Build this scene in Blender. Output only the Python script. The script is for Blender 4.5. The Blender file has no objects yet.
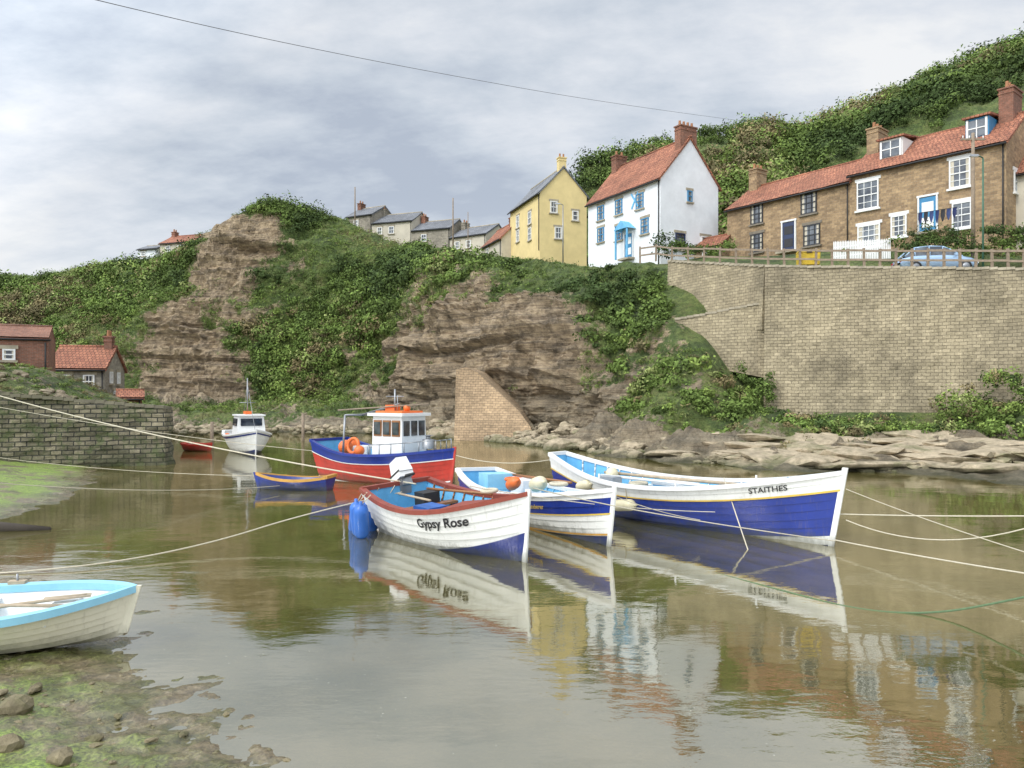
import bpy, bmesh, math, random
import numpy as np
from mathutils import Vector, Matrix, noise
random.seed(7); rng=np.random.default_rng(7)
S=bpy.context.scene
F=768.0; HY=395.0; CH=3.0
def P(px,py,D):
    "survey point: bearing/elevation read off the photo, at real depth D (m)"
    return Vector(((px-512)/F*D, D, CH+(HY-py)/F*D))
def sm(a,b,x):
    t=np.clip((x-a)/(b-a),0,1); return t*t*(3-2*t)
# ------------------------------------------------------------ materials
class NT:
    def __init__(s,name):
        s.m=bpy.data.materials.new(name); s.m.use_nodes=True; s.t=s.m.node_tree
        s.b=s.t.nodes['Principled BSDF']; s.out=s.t.nodes['Material Output']
    def n(s,ty,ins=None,**kw):
        x=s.t.nodes.new('ShaderNode'+ty)
        for k,v in kw.items(): setattr(x,k,v)
        if ins:
            for k,v in ins.items():
                if isinstance(v,bpy.types.NodeSocket): s.t.links.new(v,x.inputs[k])
                else: x.inputs[k].default_value=v
        return x
    def l(s,a,b): s.t.links.new(a,b)
    def ramp(s,fac,stops,interp='LINEAR'):
        r=s.t.nodes.new('ShaderNodeValToRGB'); s.l(fac,r.inputs[0]); e=r.color_ramp.elements
        r.color_ramp.interpolation=interp
        while len(e)<len(stops): e.new(.5)
        for i,(p,c) in enumerate(stops):
            e[i].position=p; e[i].color=(c,c,c,1) if isinstance(c,(int,float)) else (*c,1)
        return r.outputs[0]
    def mix(s,f,a,b,bt='MIX'):
        x=s.t.nodes.new('ShaderNodeMix'); x.data_type='RGBA'; x.blend_type=bt
        for i,v in ((0,f),(6,a),(7,b)):
            if isinstance(v,bpy.types.NodeSocket): s.l(v,x.inputs[i])
            else: x.inputs[i].default_value=(v if i==0 else (*v,1))
        return x.outputs[2]
    def noise(s,vec,scale,detail=5,rough=.6):
        return s.n('TexNoise',{'Vector':vec,'Scale':scale,'Detail':detail,'Roughness':rough}).outputs['Fac']
    def math(s,op,a,b=0.0,clamp=False):
        return s.n('Math',{0:a,1:b},operation=op,use_clamp=clamp).outputs[0]
    def bump(s,h,st=.5,d=.05):
        x=s.n('Bump',{'Height':h,'Strength':st,'Distance':d}); s.l(x.outputs[0],s.b.inputs['Normal']); return x
def mul(c,k): return tuple(min(1,x*k) for x in c)
def M(name,col,rough=.55,var=.25,scale=4,bump=.15,metal=0,grime=False,spec=.5):
    k=NT(name); co=k.n('TexCoord').outputs['Object']
    f=k.noise(co,scale,6,.65)
    c=k.ramp(f,[(.3,mul(col,1-var)),(.7,mul(col,1+var*.5))])
    if grime:
        z=k.n('SeparateXYZ',{0:co}).outputs[2]
        g=k.noise(k.n('Mapping',{0:co,3:(3,3,1.2)}).outputs[0],2.2,6,.7)
        g2=k.math('ADD',z,k.math('MULTIPLY',k.math('SUBTRACT',g,.5),-.5))
        gm=k.ramp(g2,[(.0,1.),(.12,.7),(.26,.0)])
        c=k.mix(k.math('MULTIPLY',gm,.7*(grime if grime is not True else 1)),c,(.055,.06,.03))
        st=k.ramp(k.noise(k.n('Mapping',{0:co,3:(9,9,.9)}).outputs[0],1.6,5,.7),[(.54,0.),(.75,.3)])
        c=k.mix(st,c,(.16,.13,.08))
    k.l(c,k.b.inputs['Base Color'])
    k.b.inputs['Roughness'].default_value=rough; k.b.inputs['Metallic'].default_value=metal
    k.b.inputs['Specular IOR Level'].default_value=spec
    if bump: k.bump(k.noise(co,scale*6,4),bump,.01)
    return k.m
def BM(name,c1,c2,mortar,bw,bh,ms=.012,rough=.85,bump=.6,stain=.5,dist=.03,moss=0.0):
    k=NT(name); uv=k.n('UVMap').outputs[0]; co=k.n('TexCoord').outputs['Object']
    wob=k.n('TexNoise',{'Vector':uv,'Scale':1.3,'Detail':4}).outputs['Color']
    uv2=k.n('VectorMath',{0:uv,1:k.n('VectorMath',{0:wob,'Scale':.16*bh/.3},operation='SCALE').outputs[0]},operation='ADD').outputs[0]
    br=k.n('TexBrick',{'Vector':uv2,'Color1':(*c1,1),'Color2':(*c2,1),'Mortar':(*mortar,1),'Scale':1.,'Mortar Size':ms,'Mortar Smooth':.5,'Bias':0.,'Brick Width':bw,'Row Height':bh})
    c=br.outputs[0]
    n1=k.noise(co,.35,8,.72); n2=k.noise(co,6,6,.7)
    c=k.mix(1.,c,k.ramp(n1,[(.3,1-stain*.75),(.66,1.15)]),'MULTIPLY')
    c=k.mix(1.,c,k.ramp(n2,[(.3,.7),(.7,1.2)]),'MULTIPLY')
    streak=k.noise(k.n('Mapping',{0:uv,3:(1.1,.12,1)}).outputs[0],1.5,6,.7)
    c=k.mix(k.ramp(streak,[(.48,0.),(.75,.6*stain)]),c,mul(c1,.3))
    if moss:
        z=k.n('SeparateXYZ',{0:co}).outputs[2]
        mm=k.math('ADD',z,k.math('MULTIPLY',n1,2.2))
        c=k.mix(k.ramp(k.math('DIVIDE',mm,4.),[(.22,.9),(.5,0.)]),c,(.05,.055,.02))
        c=k.mix(k.ramp(k.noise(co,1.6,7,.75),[(.5,0.),(.62,moss)]),c,(.07,.1,.025))
    k.l(c,k.b.inputs['Base Color']); k.b.inputs['Roughness'].default_value=rough
    h=k.math('ADD',k.math('MULTIPLY',br.outputs['Fac'],-1.),k.math('MULTIPLY',n2,1.2))
    k.bump(h,bump,dist)
    return k.m
stoneH=BM('sandstone_masonry',(.45,.31,.17),(.26,.175,.10),(.32,.26,.18),.38,.17,.01)
stoneW=BM('retaining_wall_stone',(.46,.385,.25),(.33,.275,.175),(.22,.18,.115),.38,.175,.012,stain=.7,bump=1.,dist=.045)
stoneQ=BM('quay_stone',(.30,.26,.17),(.14,.125,.08),(.04,.04,.03),.42,.19,.024,bump=1,moss=.7,dist=.08)
stoneB=BM('buttress_stone',(.48,.34,.20),(.34,.24,.14),(.16,.12,.08),.36,.17,.014)
brick=BM('red_brick',(.34,.135,.08),(.22,.09,.055),(.28,.22,.17),.23,.08,.01)
tile=BM('red_pantiles',(.52,.215,.12),(.35,.13,.075),(.14,.06,.04),.24,.33,.022,bump=1.,stain=.7,dist=.05)
slate=BM('grey_slate',(.23,.24,.26),(.17,.18,.195),(.06,.06,.07),.3,.22,.012)
stoneG=BM('grey_beige_stone',(.38,.34,.27),(.27,.24,.19),(.3,.27,.22),.38,.17,.01)
render_w=M('white_render',(.77,.79,.81),.8,.12,.8,.1)
render_y=M('yellow_render',(.72,.57,.27),.8,.14,.8,.1)
cream=M('cream_render',(.55,.5,.4),.8,.15,1.0)
wpaint=M('white_paint',(.76,.76,.74),.45,.08,5,.05)
frameB=M('blue_frame_paint',(.04,.22,.42),.45)
frameN=M('navy_frame_paint',(.02,.035,.09),.45)
dkblk=M('black_rubber',(.02,.02,.02),.6)
wood=M('weathered_wood',(.27,.21,.15),.85,.3,6)
varn=M('varnished_wood',(.30,.13,.045),.45,.3,6)
oak=M('pale_worn_wood',(.45,.36,.25),.7,.3,6)
metal=M('galvanised_metal',(.32,.33,.34),.4,.1,8,.05,.7)
grn=M('green_metal',(.05,.13,.08),.5)
lead=M('terracotta_pot',(.42,.2,.1),.8)
orange=M('orange_plastic',(.75,.16,.03),.45,.15)
fend=M('cream_fender_vinyl',(.68,.62,.42),.4,.15)
fendb=M('blue_fender_vinyl',(.03,.14,.50),.35,.2)
yel=M('yellow_grit_plastic',(.72,.5,.04),.5)
hW=M('white_hull_paint',(.79,.79,.75),.38,.1,2.5,.05,grime=True)
hB=M('royal_blue_hull_paint',(.012,.035,.25),.33,.2,2.5,.05,grime=True)
hBd=M('deep_blue_hull_paint',(.012,.03,.19),.35,.2,2.5,.05,grime=True)
hR=M('red_hull_paint',(.48,.035,.02),.4,.25,2.5,.05,grime=True)
hY=M('yellow_line_paint',(.75,.52,.08),.4)
hO=M('ochre_rim_paint',(.55,.30,.06),.45)
hLB=M('light_blue_inner_paint',(.13,.42,.68),.5,.2,3)
hLB2=M('pale_blue_paint',(.28,.58,.74),.5,.12,3)
hRd=M('oxide_red_paint',(.25,.05,.03),.55,.25,4)
hC=M('cream_gelcoat',(.76,.71,.56),.35,.1,2,.05,grime=.55)
ropeW=M('pale_rope',(.55,.50,.38),.9,.2,30)
ropeG=M('green_rope',(.10,.16,.08),.9,.2,30)
blacktxt=M('black_lettering',(.01,.01,.012),.5,0,4,0)
def glassmat():
    k=NT('window_glass'); k.b.inputs['Roughness'].default_value=.06
    k.b.inputs['Specular IOR Level'].default_value=.9
    co=k.n('TexCoord').outputs['Object']
    k.l(k.ramp(k.noise(co,.9,3),[(.4,(.015,.02,.03)),(.65,(.14,.16,.18))]),k.b.inputs['Base Color']); return k.m
glass=glassmat()
# ------------------------------------------------------------ mesh helpers
def link(o,parent=None):
    S.collection.objects.link(o)
    if parent: o.parent=parent
    return o
def empty(name,loc=(0,0,0),rz=0):
    e=bpy.data.objects.new(name,None); e.location=loc; e.rotation_euler=(0,0,rz); e.empty_display_size=.3; return link(e)
class MB:
    def __init__(s): s.v=[];s.f=[];s.mi=[];s.sm=[];s.mats=[]
    def mid(s,m):
        if m not in s.mats: s.mats.append(m)
        return s.mats.index(m)
    def add(s,vs,fs,m,smooth=False):
        o=len(s.v); s.v+= [tuple(v) for v in vs]
        i=s.mid(m)
        for f in fs: s.f.append([a+o for a in f]); s.mi.append(i); s.sm.append(smooth)
    def box(s,c,d,m,R=None,taper=1.0):
        x,y,z=[q/2 for q in d]; vs=[]
        for sz in (-1,1):
            k=taper if sz>0 else 1
            for sx,sy in ((-1,-1),(1,-1),(1,1),(-1,1)):
                v=Vector((sx*x*k,sy*y*k,sz*z))
                if R is not None: v=R@v
                vs.append(v+Vector(c))
        s.add(vs,[(3,2,1,0),(4,5,6,7),(0,1,5,4),(1,2,6,5),(2,3,7,6),(3,0,4,7)],m)
    def bar(s,a,b,r,m,n=6,r2=None):
        a=Vector(a);b=Vector(b);d=b-a; q=d.to_track_quat('Z','Y').to_matrix(); r2=r if r2 is None else r2
        vs=[a+q@Vector((math.cos(2*math.pi*i/n)*r,math.sin(2*math.pi*i/n)*r,0)) for i in range(n)]+[b+q@Vector((math.cos(2*math.pi*i/n)*r2,math.sin(2*math.pi*i/n)*r2,0)) for i in range(n)]
        s.add(vs,[(i,(i+1)%n,n+(i+1)%n,n+i) for i in range(n)]+[tuple(range(n-1,-1,-1)),tuple(range(n,2*n))],m,True)
    def lathe(s,prof,c,m,R=None,n=14):
        vs=[];c=Vector(c)
        for r,z in prof:
            for i in range(n):
                v=Vector((r*math.cos(2*math.pi*i/n),r*math.sin(2*math.pi*i/n),z))
                if R is not None: v=R@v
                vs.append(v+c)
        fs=[(j*n+i,j*n+(i+1)%n,(j+1)*n+(i+1)%n,(j+1)*n+i) for j in range(len(prof)-1) for i in range(n)]
        s.add(vs,fs,m,True)
    def fender(s,c,r,l,m,R=None):
        pr=[(.001,-l/2)]+[(r*math.sin(a),-l/2+r-r*math.cos(a)) for a in (.4,.8,1.2,1.57)]+[(r*math.sin(a),l/2-r-r*math.cos(a)) for a in (1.57,1.95,2.35,2.75)]+[(r*.25,l/2),(r*.22,l/2+r*.4),(.001,l/2+r*.4)]
        s.lathe(pr,c,m,R)
    def ball(s,c,r,m,k=1):
        s.lathe([(r*math.sin(math.pi*i/10)+.0005,-r*k*math.cos(math.pi*i/10)) for i in range(11)],c,m)
    def torus(s,c,R_,r,m,R=None,n=20,k=8):
        vs=[]
        for i in range(n):
            a=2*math.pi*i/n
            for j in range(k):
                b=2*math.pi*j/k
                v=Vector(((R_+r*math.cos(b))*math.cos(a),(R_+r*math.cos(b))*math.sin(a),r*math.sin(b)))
                if R is not None: v=R@v
                vs.append(v+Vector(c))
        s.add(vs,[(i*k+j,((i+1)%n)*k+j,((i+1)%n)*k+(j+1)%k,i*k+(j+1)%k) for i in range(n) for j in range(k)],m,True)
    def make(s,name,parent=None,uv=True,loc=None,rz=0):
        me=bpy.data.meshes.new(name); me.from_pydata(s.v,[],s.f)
        for m in s.mats: me.materials.append(m)
        me.polygons.foreach_set('material_index',s.mi); me.polygons.foreach_set('use_smooth',s.sm)
        me.update()
        if uv:
            ul=me.uv_layers.new(name='UVMap'); V=me.vertices
            for p in me.polygons:
                n=p.normal
                if abs(n.z)>.97: t=Vector((1,0,0)); b=Vector((0,1,0))
                else:
                    t=Vector((-n.y,n.x,0)).normalized(); b=n.cross(t)
                for li in p.loop_indices:
                    co=V[me.loops[li].vertex_index].co; ul.data[li].uv=(co.dot(t),co.dot(b))
        o=bpy.data.objects.new(name,me); link(o,parent)
        if loc is not None: o.location=loc; o.rotation_euler[2]=rz
        return o
# ------------------------------------------------------------ world, light, camera
sun_from=Vector((-.68,-.62,.9)).normalized()
def world():
    w=bpy.data.worlds.new("World"); S.world=w; w.use_nodes=True
    k=NT.__new__(NT); k.t=w.node_tree; bg=k.t.nodes['Background']
    sky=k.n('TexSky',sky_type='NISHITA'); sky.sun_disc=False
    sky.sun_elevation=math.asin(sun_from.z); sky.sun_rotation=math.atan2(sun_from.x,sun_from.y)
    co=k.n('TexCoord').outputs['Generated']
    xyz=k.n('SeparateXYZ',{0:co}); zc=k.math('MAXIMUM',xyz.outputs[2],0.); z=k.math('ADD',zc,.26)
    v=k.n('CombineXYZ',{0:k.math('DIVIDE',xyz.outputs[0],z),1:k.math('DIVIDE',xyz.outputs[1],z),2:0.})
    v2=k.n('Mapping',{0:v.outputs[0],1:(3.3,1.1,0),2:(0,0,.4),3:(.8,1.25,1)}).outputs[0]
    n1=k.noise(v2,1.1,8,.55); n2=k.noise(v2,4.6,8,.62)
    f=k.math('ADD',k.math('MULTIPLY',n1,.68),k.math('MULTIPLY',n2,.32))
    c=k.ramp(f,[(.38,(4.9,5.5,6.5)),(.45,(6.3,6.9,7.7)),(.52,(7.8,8.2,8.8)),(.60,(9.5,9.6,9.7))])
    c=k.mix(k.ramp(zc,[(.0,.55),(.25,0.)]),c,(8.2,8.6,9.1))
    c=k.mix(.08,c,sky.outputs[0])
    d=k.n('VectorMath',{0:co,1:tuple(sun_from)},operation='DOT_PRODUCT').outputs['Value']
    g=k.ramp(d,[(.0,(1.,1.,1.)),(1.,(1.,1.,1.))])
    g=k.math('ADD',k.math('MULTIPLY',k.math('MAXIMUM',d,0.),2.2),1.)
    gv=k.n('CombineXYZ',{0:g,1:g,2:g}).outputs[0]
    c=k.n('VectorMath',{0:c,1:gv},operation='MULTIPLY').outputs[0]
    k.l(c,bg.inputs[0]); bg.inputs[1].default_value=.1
world()
sl=bpy.data.lights.new('sun','SUN'); sl.energy=1.5; sl.angle=math.radians(10); sl.color=(1,.95,.86)
so=link(bpy.data.objects.new('sun',sl)); so.rotation_euler=(-sun_from).to_track_quat('-Z','Y').to_euler()
cd=bpy.data.cameras.new('camera'); cd.sensor_width=36; cd.lens=27; cd.shift_y=11/1024; cd.clip_end=5000; cd.clip_start=.05
cam=link(bpy.data.objects.new('camera',cd)); cam.location=(0,0,CH); cam.rotation_euler=(math.radians(90),0,0); S.camera=cam
S.view_settings.view_transform='Standard'; S.view_settings.look='None'; S.view_settings.exposure=0
# ------------------------------------------------------------ terrain
def terrain_mat():
    k=NT('cliff_rock_and_turf'); co=k.n('TexCoord').outputs['Object']
    veg=k.n('Attribute',attribute_name='veg').outputs['Fac']
    st=k.n('Mapping',{0:co,3:(.10,.10,2.2)}).outputs[0]
    n1=k.noise(st,1.2,9,.72); n2=k.noise(co,.9,9,.75)
    rock=k.ramp(n1,[(.30,(.10,.07,.045)),(.42,(.32,.235,.145)),(.50,(.50,.385,.245)),(.57,(.23,.175,.115)),(.70,(.52,.42,.29))])
    rock=k.mix(1.,rock,k.ramp(n2,[(.36,.34),(.6,1.18)]),'MULTIPLY')
    z=k.n('SeparateXYZ',{0:co}).outputs[2]
    zz=k.math('ADD',z,k.math('MULTIPLY',n2,1.2))
    grey=k.ramp(k.math('DIVIDE',zz,8.),[(.1,1.),(.75,0.)])
    rock=k.mix(k.math('MULTIPLY',grey,.6),rock,k.mix(1.,k.ramp(n1,[(.35,(.09,.08,.055)),(.6,(.42,.37,.26))]),k.ramp(n2,[(.36,.5),(.65,1.15)]),'MULTIPLY'))
    gr=k.ramp(k.noise(co,.3,9,.8),[(.36,(.05,.075,.018)),(.47,(.10,.15,.035)),(.56,(.17,.21,.055)),(.68,(.21,.18,.08))])
    gr=k.mix(1.,gr,k.ramp(k.noise(co,2.6,6,.8),[(.36,.45),(.6,1.2)]),'MULTIPLY')
    m=k.ramp(k.math('ADD',veg,k.math('MULTIPLY',k.math('SUBTRACT',k.noise(co,1.1,9,.8),.5),1.3)),[(.44,0.),(.54,1.)])
    c=k.mix(m,rock,gr)
    wet=k.ramp(k.math('ADD',z,k.math('MULTIPLY',n2,.7)),[(.3,1.),(.75,0.)])
    c=k.mix(k.math('MULTIPLY',wet,.85),c,(.055,.06,.02))
    k.l(c,k.b.inputs['Base Color']); k.b.inputs['Roughness'].default_value=.9
    k.bump(k.math('ADD',n1,k.math('MULTIPLY',k.noise(co,3,8,.75),1.2)),1.,.4)
    return k.m
tmat=terrain_mat()
def crom(C,u):
    n=len(C); i=np.clip(np.floor(u).astype(int),0,n-2); t=(u-i)
    sh=(-1,)+(1,)*(C.ndim-1); t=t.reshape(sh)
    p0=C[np.clip(i-1,0,n-1)];p1=C[i];p2=C[i+1];p3=C[np.clip(i+2,0,n-1)]
    return .5*(2*p1+(p2-p0)*t+(2*p0-5*p1+4*p2-p3)*t*t+(3*p1-p0-3*p2+p3)*t**3)
def lin(C,u):
    n=C.shape[1]; i=np.clip(np.floor(u).astype(int),0,n-2); t=(u-i)[None,:,None]
    return C[:,i]*(1-t)+C[:,i+1]*t
hsh=rng.uniform(-1,1,400)
def layer(q):
    i=math.floor(q); f=q-i; a=hsh[i%400]; b=hsh[(i+1)%400]; t=min(1,max(0,(f-.78)/.22)); return a+(b-a)*t
def sheet(name,ctrl,nu,nv,rockamp=1.0,softamp=.5,shore=None):
    C=np.array(ctrl,float) # stations,rows,(x,y,z,veg,amp)
    G=crom(C,np.linspace(0,C.shape[0]-1,nu)); G=lin(G,np.linspace(0,C.shape[1]-1,nv))
    X=G[...,:3].copy(); du=np.gradient(X,axis=0); dv=np.gradient(X,axis=1)
    N=np.cross(du,dv); N/=np.linalg.norm(N,axis=2,keepdims=True)+1e-9
    veg=np.clip(G[...,3],0,1); amp=np.clip(G[...,4],0,2)
    D=np.zeros(veg.shape)
    for a in range(nu):
        for b in range(nv):
            if amp[a,b]<.02: continue
            x,y,z=X[a,b]
            big=noise.fractal(Vector((x*.09,y*.09,z*.09)),.8,2.2,4)
            med=noise.fractal(Vector((x*.4,y*.4,z*.4+9)),.8,2.1,5)
            gul=1-2*abs(noise.noise(Vector((x*.22,y*.22,z*.05+3))))
            zz=z+1.1*noise.noise(Vector((x*.06,y*.06,0)))+.25*noise.noise(Vector((x*.5,y*.5,z*.2)))
            st=layer(zz*.85+50)+.5*layer(zz*2.3+90)
            nv_=noise.fractal(Vector((x*.17+5,y*.17,z*.22)),.75,2.2,5)
            if amp[a,b]>.3: veg[a,b]=min(1,max(0,veg[a,b]*.95+.5*nv_))
            r=1-veg[a,b]
            D[a,b]=amp[a,b]*(softamp*big*1.4+ r*rockamp*(.6*st+.85*med+.8*gul-.35)+ (1-r)*.5*med)
            rr=b/(nv-1)*9
            if shore and 1.0<rr<3.4: # rough wave-cut platform
                wgt=min(1,(rr-1)*2)*min(1,(3.4-rr)*2.5)
                q=(X[a,b,2]+.7*med+.3*big)*2.2; zq=(math.floor(q)+min(1,(q-math.floor(q))*1.6))/2.2
                X[a,b,2]+= ((zq-X[a,b,2])*.45+.22*noise.fractal(Vector((x*.9,y*1.4,2)),.8,2.1,4))*wgt
    X+=N*D[...,None]
    idx=np.arange(nu*nv).reshape(nu,nv)
    q=np.stack([idx[:-1,:-1],idx[1:,:-1],idx[1:,1:],idx[:-1,1:]],-1).reshape(-1,4)
    me=bpy.data.meshes.new(name); me.from_pydata(X.reshape(-1,3).tolist(),[],q.tolist())
    at=me.attributes.new('veg','FLOAT','POINT'); at.data.foreach_set('value',veg.reshape(-1).astype(np.float32))
    me.materials.append(tmat); me.update()
    me.polygons.foreach_set('use_smooth',[False]*len(q))
    o=link(bpy.data.objects.new(name,me))
    return X,N,veg
DW={-200:70,0:68,100:64,160:62,215:62,265:62,330:60,380:58,430:55,480:51,530:46,590:40,640:36.5,700:34,765:32,850:30.5,940:29.2,1024:27.5,1130:26,1250:25}
CL={ -200:[(398,95,.9),(370,100,.9),(340,106,1),(310,112,1),(285,120,1)],
0:[(398,92,.9),(370,98,.9),(335,104,.9),(305,110,1),(278,118,1)],
100:[(398,90,.8),(365,94,.9),(325,99,.9),(294,106,1),(266,114,1)],
160:[(398,88,.15),(350,91,.1),(315,94,.4),(285,101,1),(259,110,1)],
215:[(398,86,.05),(345,89,.15),(300,92,.2),(255,96,.05),(230,101,.6)],
265:[(400,84,.7),(350,87,.9),(290,91,.6),(240,94,.05),(201,99,.75)],
330:[(403,80,.8),(350,83,1),(300,87,1),(250,91,1),(214,97,1)],
380:[(408,74,.3),(360,76,.5),(320,80,.8),(275,86,1),(238,94,1)],
430:[(415,66,.0),(370,67,.15),(325,69,.15),(280,75,.8),(249,86,1)],
480:[(424,57,.0),(375,58,.0),(330,60,.2),(285,65,.4),(259,74,1)],
530:[(430,53,.0),(385,53,.0),(340,55,.1),(292,59,.5),(258,67,1)],
590:[(434,47,.0),(390,47.5,.2),(345,50,.35),(292,55,.8),(262,61,1)],
640:[(435,43,.5),(398,44,.9),(350,46.5,1),(302,51,1),(264,56,1)]}
def wallD(px): return float(np.interp(px,[668,700,740,765,850,940,1024,1130,1250],[52,49,46,44,42,40,38,36,34]))
def wallTopY(px): return float(np.interp(px,[668,765,1024,1250],[262,267,270,271]))
ctrl=[]
for px in sorted(DW):
    dw=DW[px]; rows=[]
    rows.append([*P(px,395,dw-7).xy,-1.2,0,0]); rows.append([*P(px,395,dw).xy,-.02,0,.25])
    wd=wallD(px); wz=P(px,wallTopY(px),wd).z
    if px<=640:
        pts=CL[px]; fd=pts[0][1]; fz=P(px,pts[0][0],fd).z
        rows.append([*P(px,395,dw+.45*(fd-dw)).xy,max(.35,fz*.45),.85 if px<400 else .1,.5])
        for i,(py,D,vg) in enumerate(pts): rows.append([*P(px,py,D),vg,1. if i<4 else .5])
        tz=rows[-1][2]; td=pts[-1][1]
        rows.append([*P(px,395,td+(9 if px>450 else 14)).xy,tz+(1.0 if px>450 else .5),1,.2])
        rows.append([*P(px,395,td+60).xy,tz+2.,1,.2])
    else:
        if px==700: pts=[(437,39.5,.7),(400,41.6,1.1),(352,44.6,1.2),(317,48.2,1.2)]
        else: pts=[(437,35.5+(wd-38)*.3,.55),(424,wd-3.2,1),(412,wd-.9,1),(409,wd+.9,1)]
        fd=pts[0][1]
        rows.append([*P(px,395,dw+.4*(fd-dw)).xy,.5,.2,.5])
        for i,(py,D,vg) in enumerate(pts): rows.append([*P(px,py,D),vg,(.6,.6,.2,0)[i]])
        rows.append([*P(px,395,wd+1.3).xy,wz-.25,1,0])
        gz=[13.4,12.6,12.1,11.6,11.2,10.8,10.6][[700,765,850,940,1024,1130,1250].index(px)]
        rows.append([*P(px,395,wd+(9 if px<800 else 6)).xy,gz,1,0])
        rows.append([*P(px,395,wd+50).xy,gz+2,1,0])
    ctrl.append(rows)
NU,NV=660,230
X1,N1,V1=sheet('cliff_terrain',ctrl,NU,NV,1.2,.9,True)
HT=[(480,300,110,100),(530,262,112,98),(560,215,116,95),(577,188,118,92),(620,160,120,86),(690,137,125,80),(740,134,128,77),(800,130,130,74),(860,110,130,70),(900,93,130,66),(960,68,130,62),(1024,46,130,58),(1120,10,130,56),(1260,-35,130,54)]
ctrl2=[]
for px,py,Dt,Db in HT:
    t=P(px,py,Dt); b=P(px,395,Db); b.z=12.0
    r=[[*b,1,.2]]
    for q in (.33,.66): 
        m=b.lerp(t,q); m.z+=(.06*(t.z-b.z)); r.append([*m,1,1])
    r.append([*t,1,.9]); e=P(px,395,Dt+60); r.append([*e.xy,t.z-4,1,.5]); ctrl2.append(r)
X2,N2,V2=sheet('background_hill',ctrl2,180,70,.3,1.6)
# ------------------------------------------------------------ foliage
def leafmat(name):
    k=NT(name); c=k.n('Attribute',attribute_name='col').outputs['Color']
    k.l(c,k.b.inputs['Base Color']); k.b.inputs['Roughness'].default_value=.7; k.b.inputs['Specular IOR Level'].default_value=.1
    return k.m
lmat=leafmat('leaves')
PAL=np.array([(.045,.07,.022),(.068,.10,.027),(.095,.138,.034),(.12,.175,.042),(.155,.21,.05),(.20,.23,.08),(.19,.155,.075),(.14,.12,.06)])
def foliage(name,C,R,N,nl,leaf,pw,flat=.75,pf=.07,mixr=.2,asp=.55):
    C=np.asarray(C,float);R=np.asarray(R,float);N=np.asarray(N,float); nb=len(C)
    d=rng.normal(size=(nb,nl,3)); d/=np.linalg.norm(d,axis=2,keepdims=True)
    up=N[:,None,:]*.6+np.array([0,0,.4]); dt=(d*up).sum(2,keepdims=True)
    d=np.where(dt<-.15,-d,d)
    ph=rng.uniform(0,6.28,(nb,1,3)); lump=1+.28*(np.sin(d*4.3+ph).sum(2,keepdims=True))/1.7
    rad=R[:,None,None]*lump*rng.uniform(.5,1.1,(nb,nl,1))
    pos=C[:,None,:]+d*rad*np.array([1,1,flat])
    nn=d+rng.normal(size=d.shape)*.45; nn/=np.linalg.norm(nn,axis=2,keepdims=True)
    a=np.cross(nn,rng.normal(size=d.shape)); a/=np.linalg.norm(a,axis=2,keepdims=True); b=np.cross(nn,a)
    s=leaf*(R[:,None,None]**.5)*rng.uniform(.5,1.4,(nb,nl,1))
    q=np.stack([pos-a*s,pos-b*s*asp,pos+a*s,pos+b*s*asp],2).reshape(-1,3)
    pw=np.array(pw,float);pw/=pw.sum()
    sc_=np.array([noise.fractal(Vector(c*pf),.8,2.2,3) for c in C])+rng.normal(size=nb)*mixr
    rk=np.argsort(np.argsort(sc_))/max(1,nb-1); pi=np.clip(np.searchsorted(np.cumsum(pw),rk),0,len(pw)-1)
    base=PAL[pi]
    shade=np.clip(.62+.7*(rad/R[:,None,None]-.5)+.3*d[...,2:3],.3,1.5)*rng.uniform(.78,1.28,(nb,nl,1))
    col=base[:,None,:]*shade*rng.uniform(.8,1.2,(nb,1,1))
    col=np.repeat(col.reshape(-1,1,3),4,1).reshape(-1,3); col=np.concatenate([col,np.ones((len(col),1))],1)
    n=len(q); me=bpy.data.meshes.new(name)
    me.vertices.add(n); me.vertices.foreach_set('co',q.reshape(-1).astype(np.float32))
    me.loops.add(n); me.loops.foreach_set('vertex_index',np.arange(n,dtype=np.int32))
    me.polygons.add(n//4); me.polygons.foreach_set('loop_start',np.arange(0,n,4,dtype=np.int32))
    at=me.color_attributes.new('col','FLOAT_COLOR','POINT'); at.data.foreach_set('color',col.reshape(-1).astype(np.float32))
    me.update(calc_edges=True); me.materials.append(lmat); return link(bpy.data.objects.new(name,me))
def pick(X,N,V,n,rows,thr,dens=1.):
    a=rng.integers(0,X.shape[0]-1,n*8); b=rng.integers(rows[0],rows[1],n*8)
    e1=X[a+1,b]-X[a,b]; e2=X[a,b+1]-X[a,b]; ar=np.linalg.norm(np.cross(e1,e2),axis=1)
    keep=rng.uniform(0,1,len(a))*np.quantile(ar,.97)<ar
    v=V[a,b]+rng.uniform(-.1,.1,len(a)); keep&=v>thr
    a=a[keep][:n];b=b[keep][:n]
    t=rng.uniform(0,1,(len(a),1)); u=rng.uniform(0,1,(len(a),1))
    Cc=X[a,b]+(X[a+1,b]-X[a,b])*t+(X[a,b+1]-X[a,b])*u
    Nn=N[a,b].copy(); return Cc,Nn,a,b
def pxof(C): return 512+F*C[:,0]/C[:,1]
rowof=lambda r:int(r/9*(NV-1))
Cc,Nn,a,b=pick(X1,N1,V1,5200,(rowof(2.9),rowof(6.95)),.58)
Nn=np.where(Nn[:,1:2]>0,-Nn,Nn)
px=pxof(Cc); ok=~((px>664)&(b>rowof(4.75)))
ok&=~((px>760)&(b>rowof(4.4)))
Cc,Nn=Cc[ok],Nn[ok]
ds=Cc[:,1]
big=np.array([noise.fractal(Vector(c*.06),.8,2.1,3) for c in Cc])
keep=(big+rng.uniform(-.3,.3,len(Cc)))>-.24   # open turf between thickets
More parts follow.
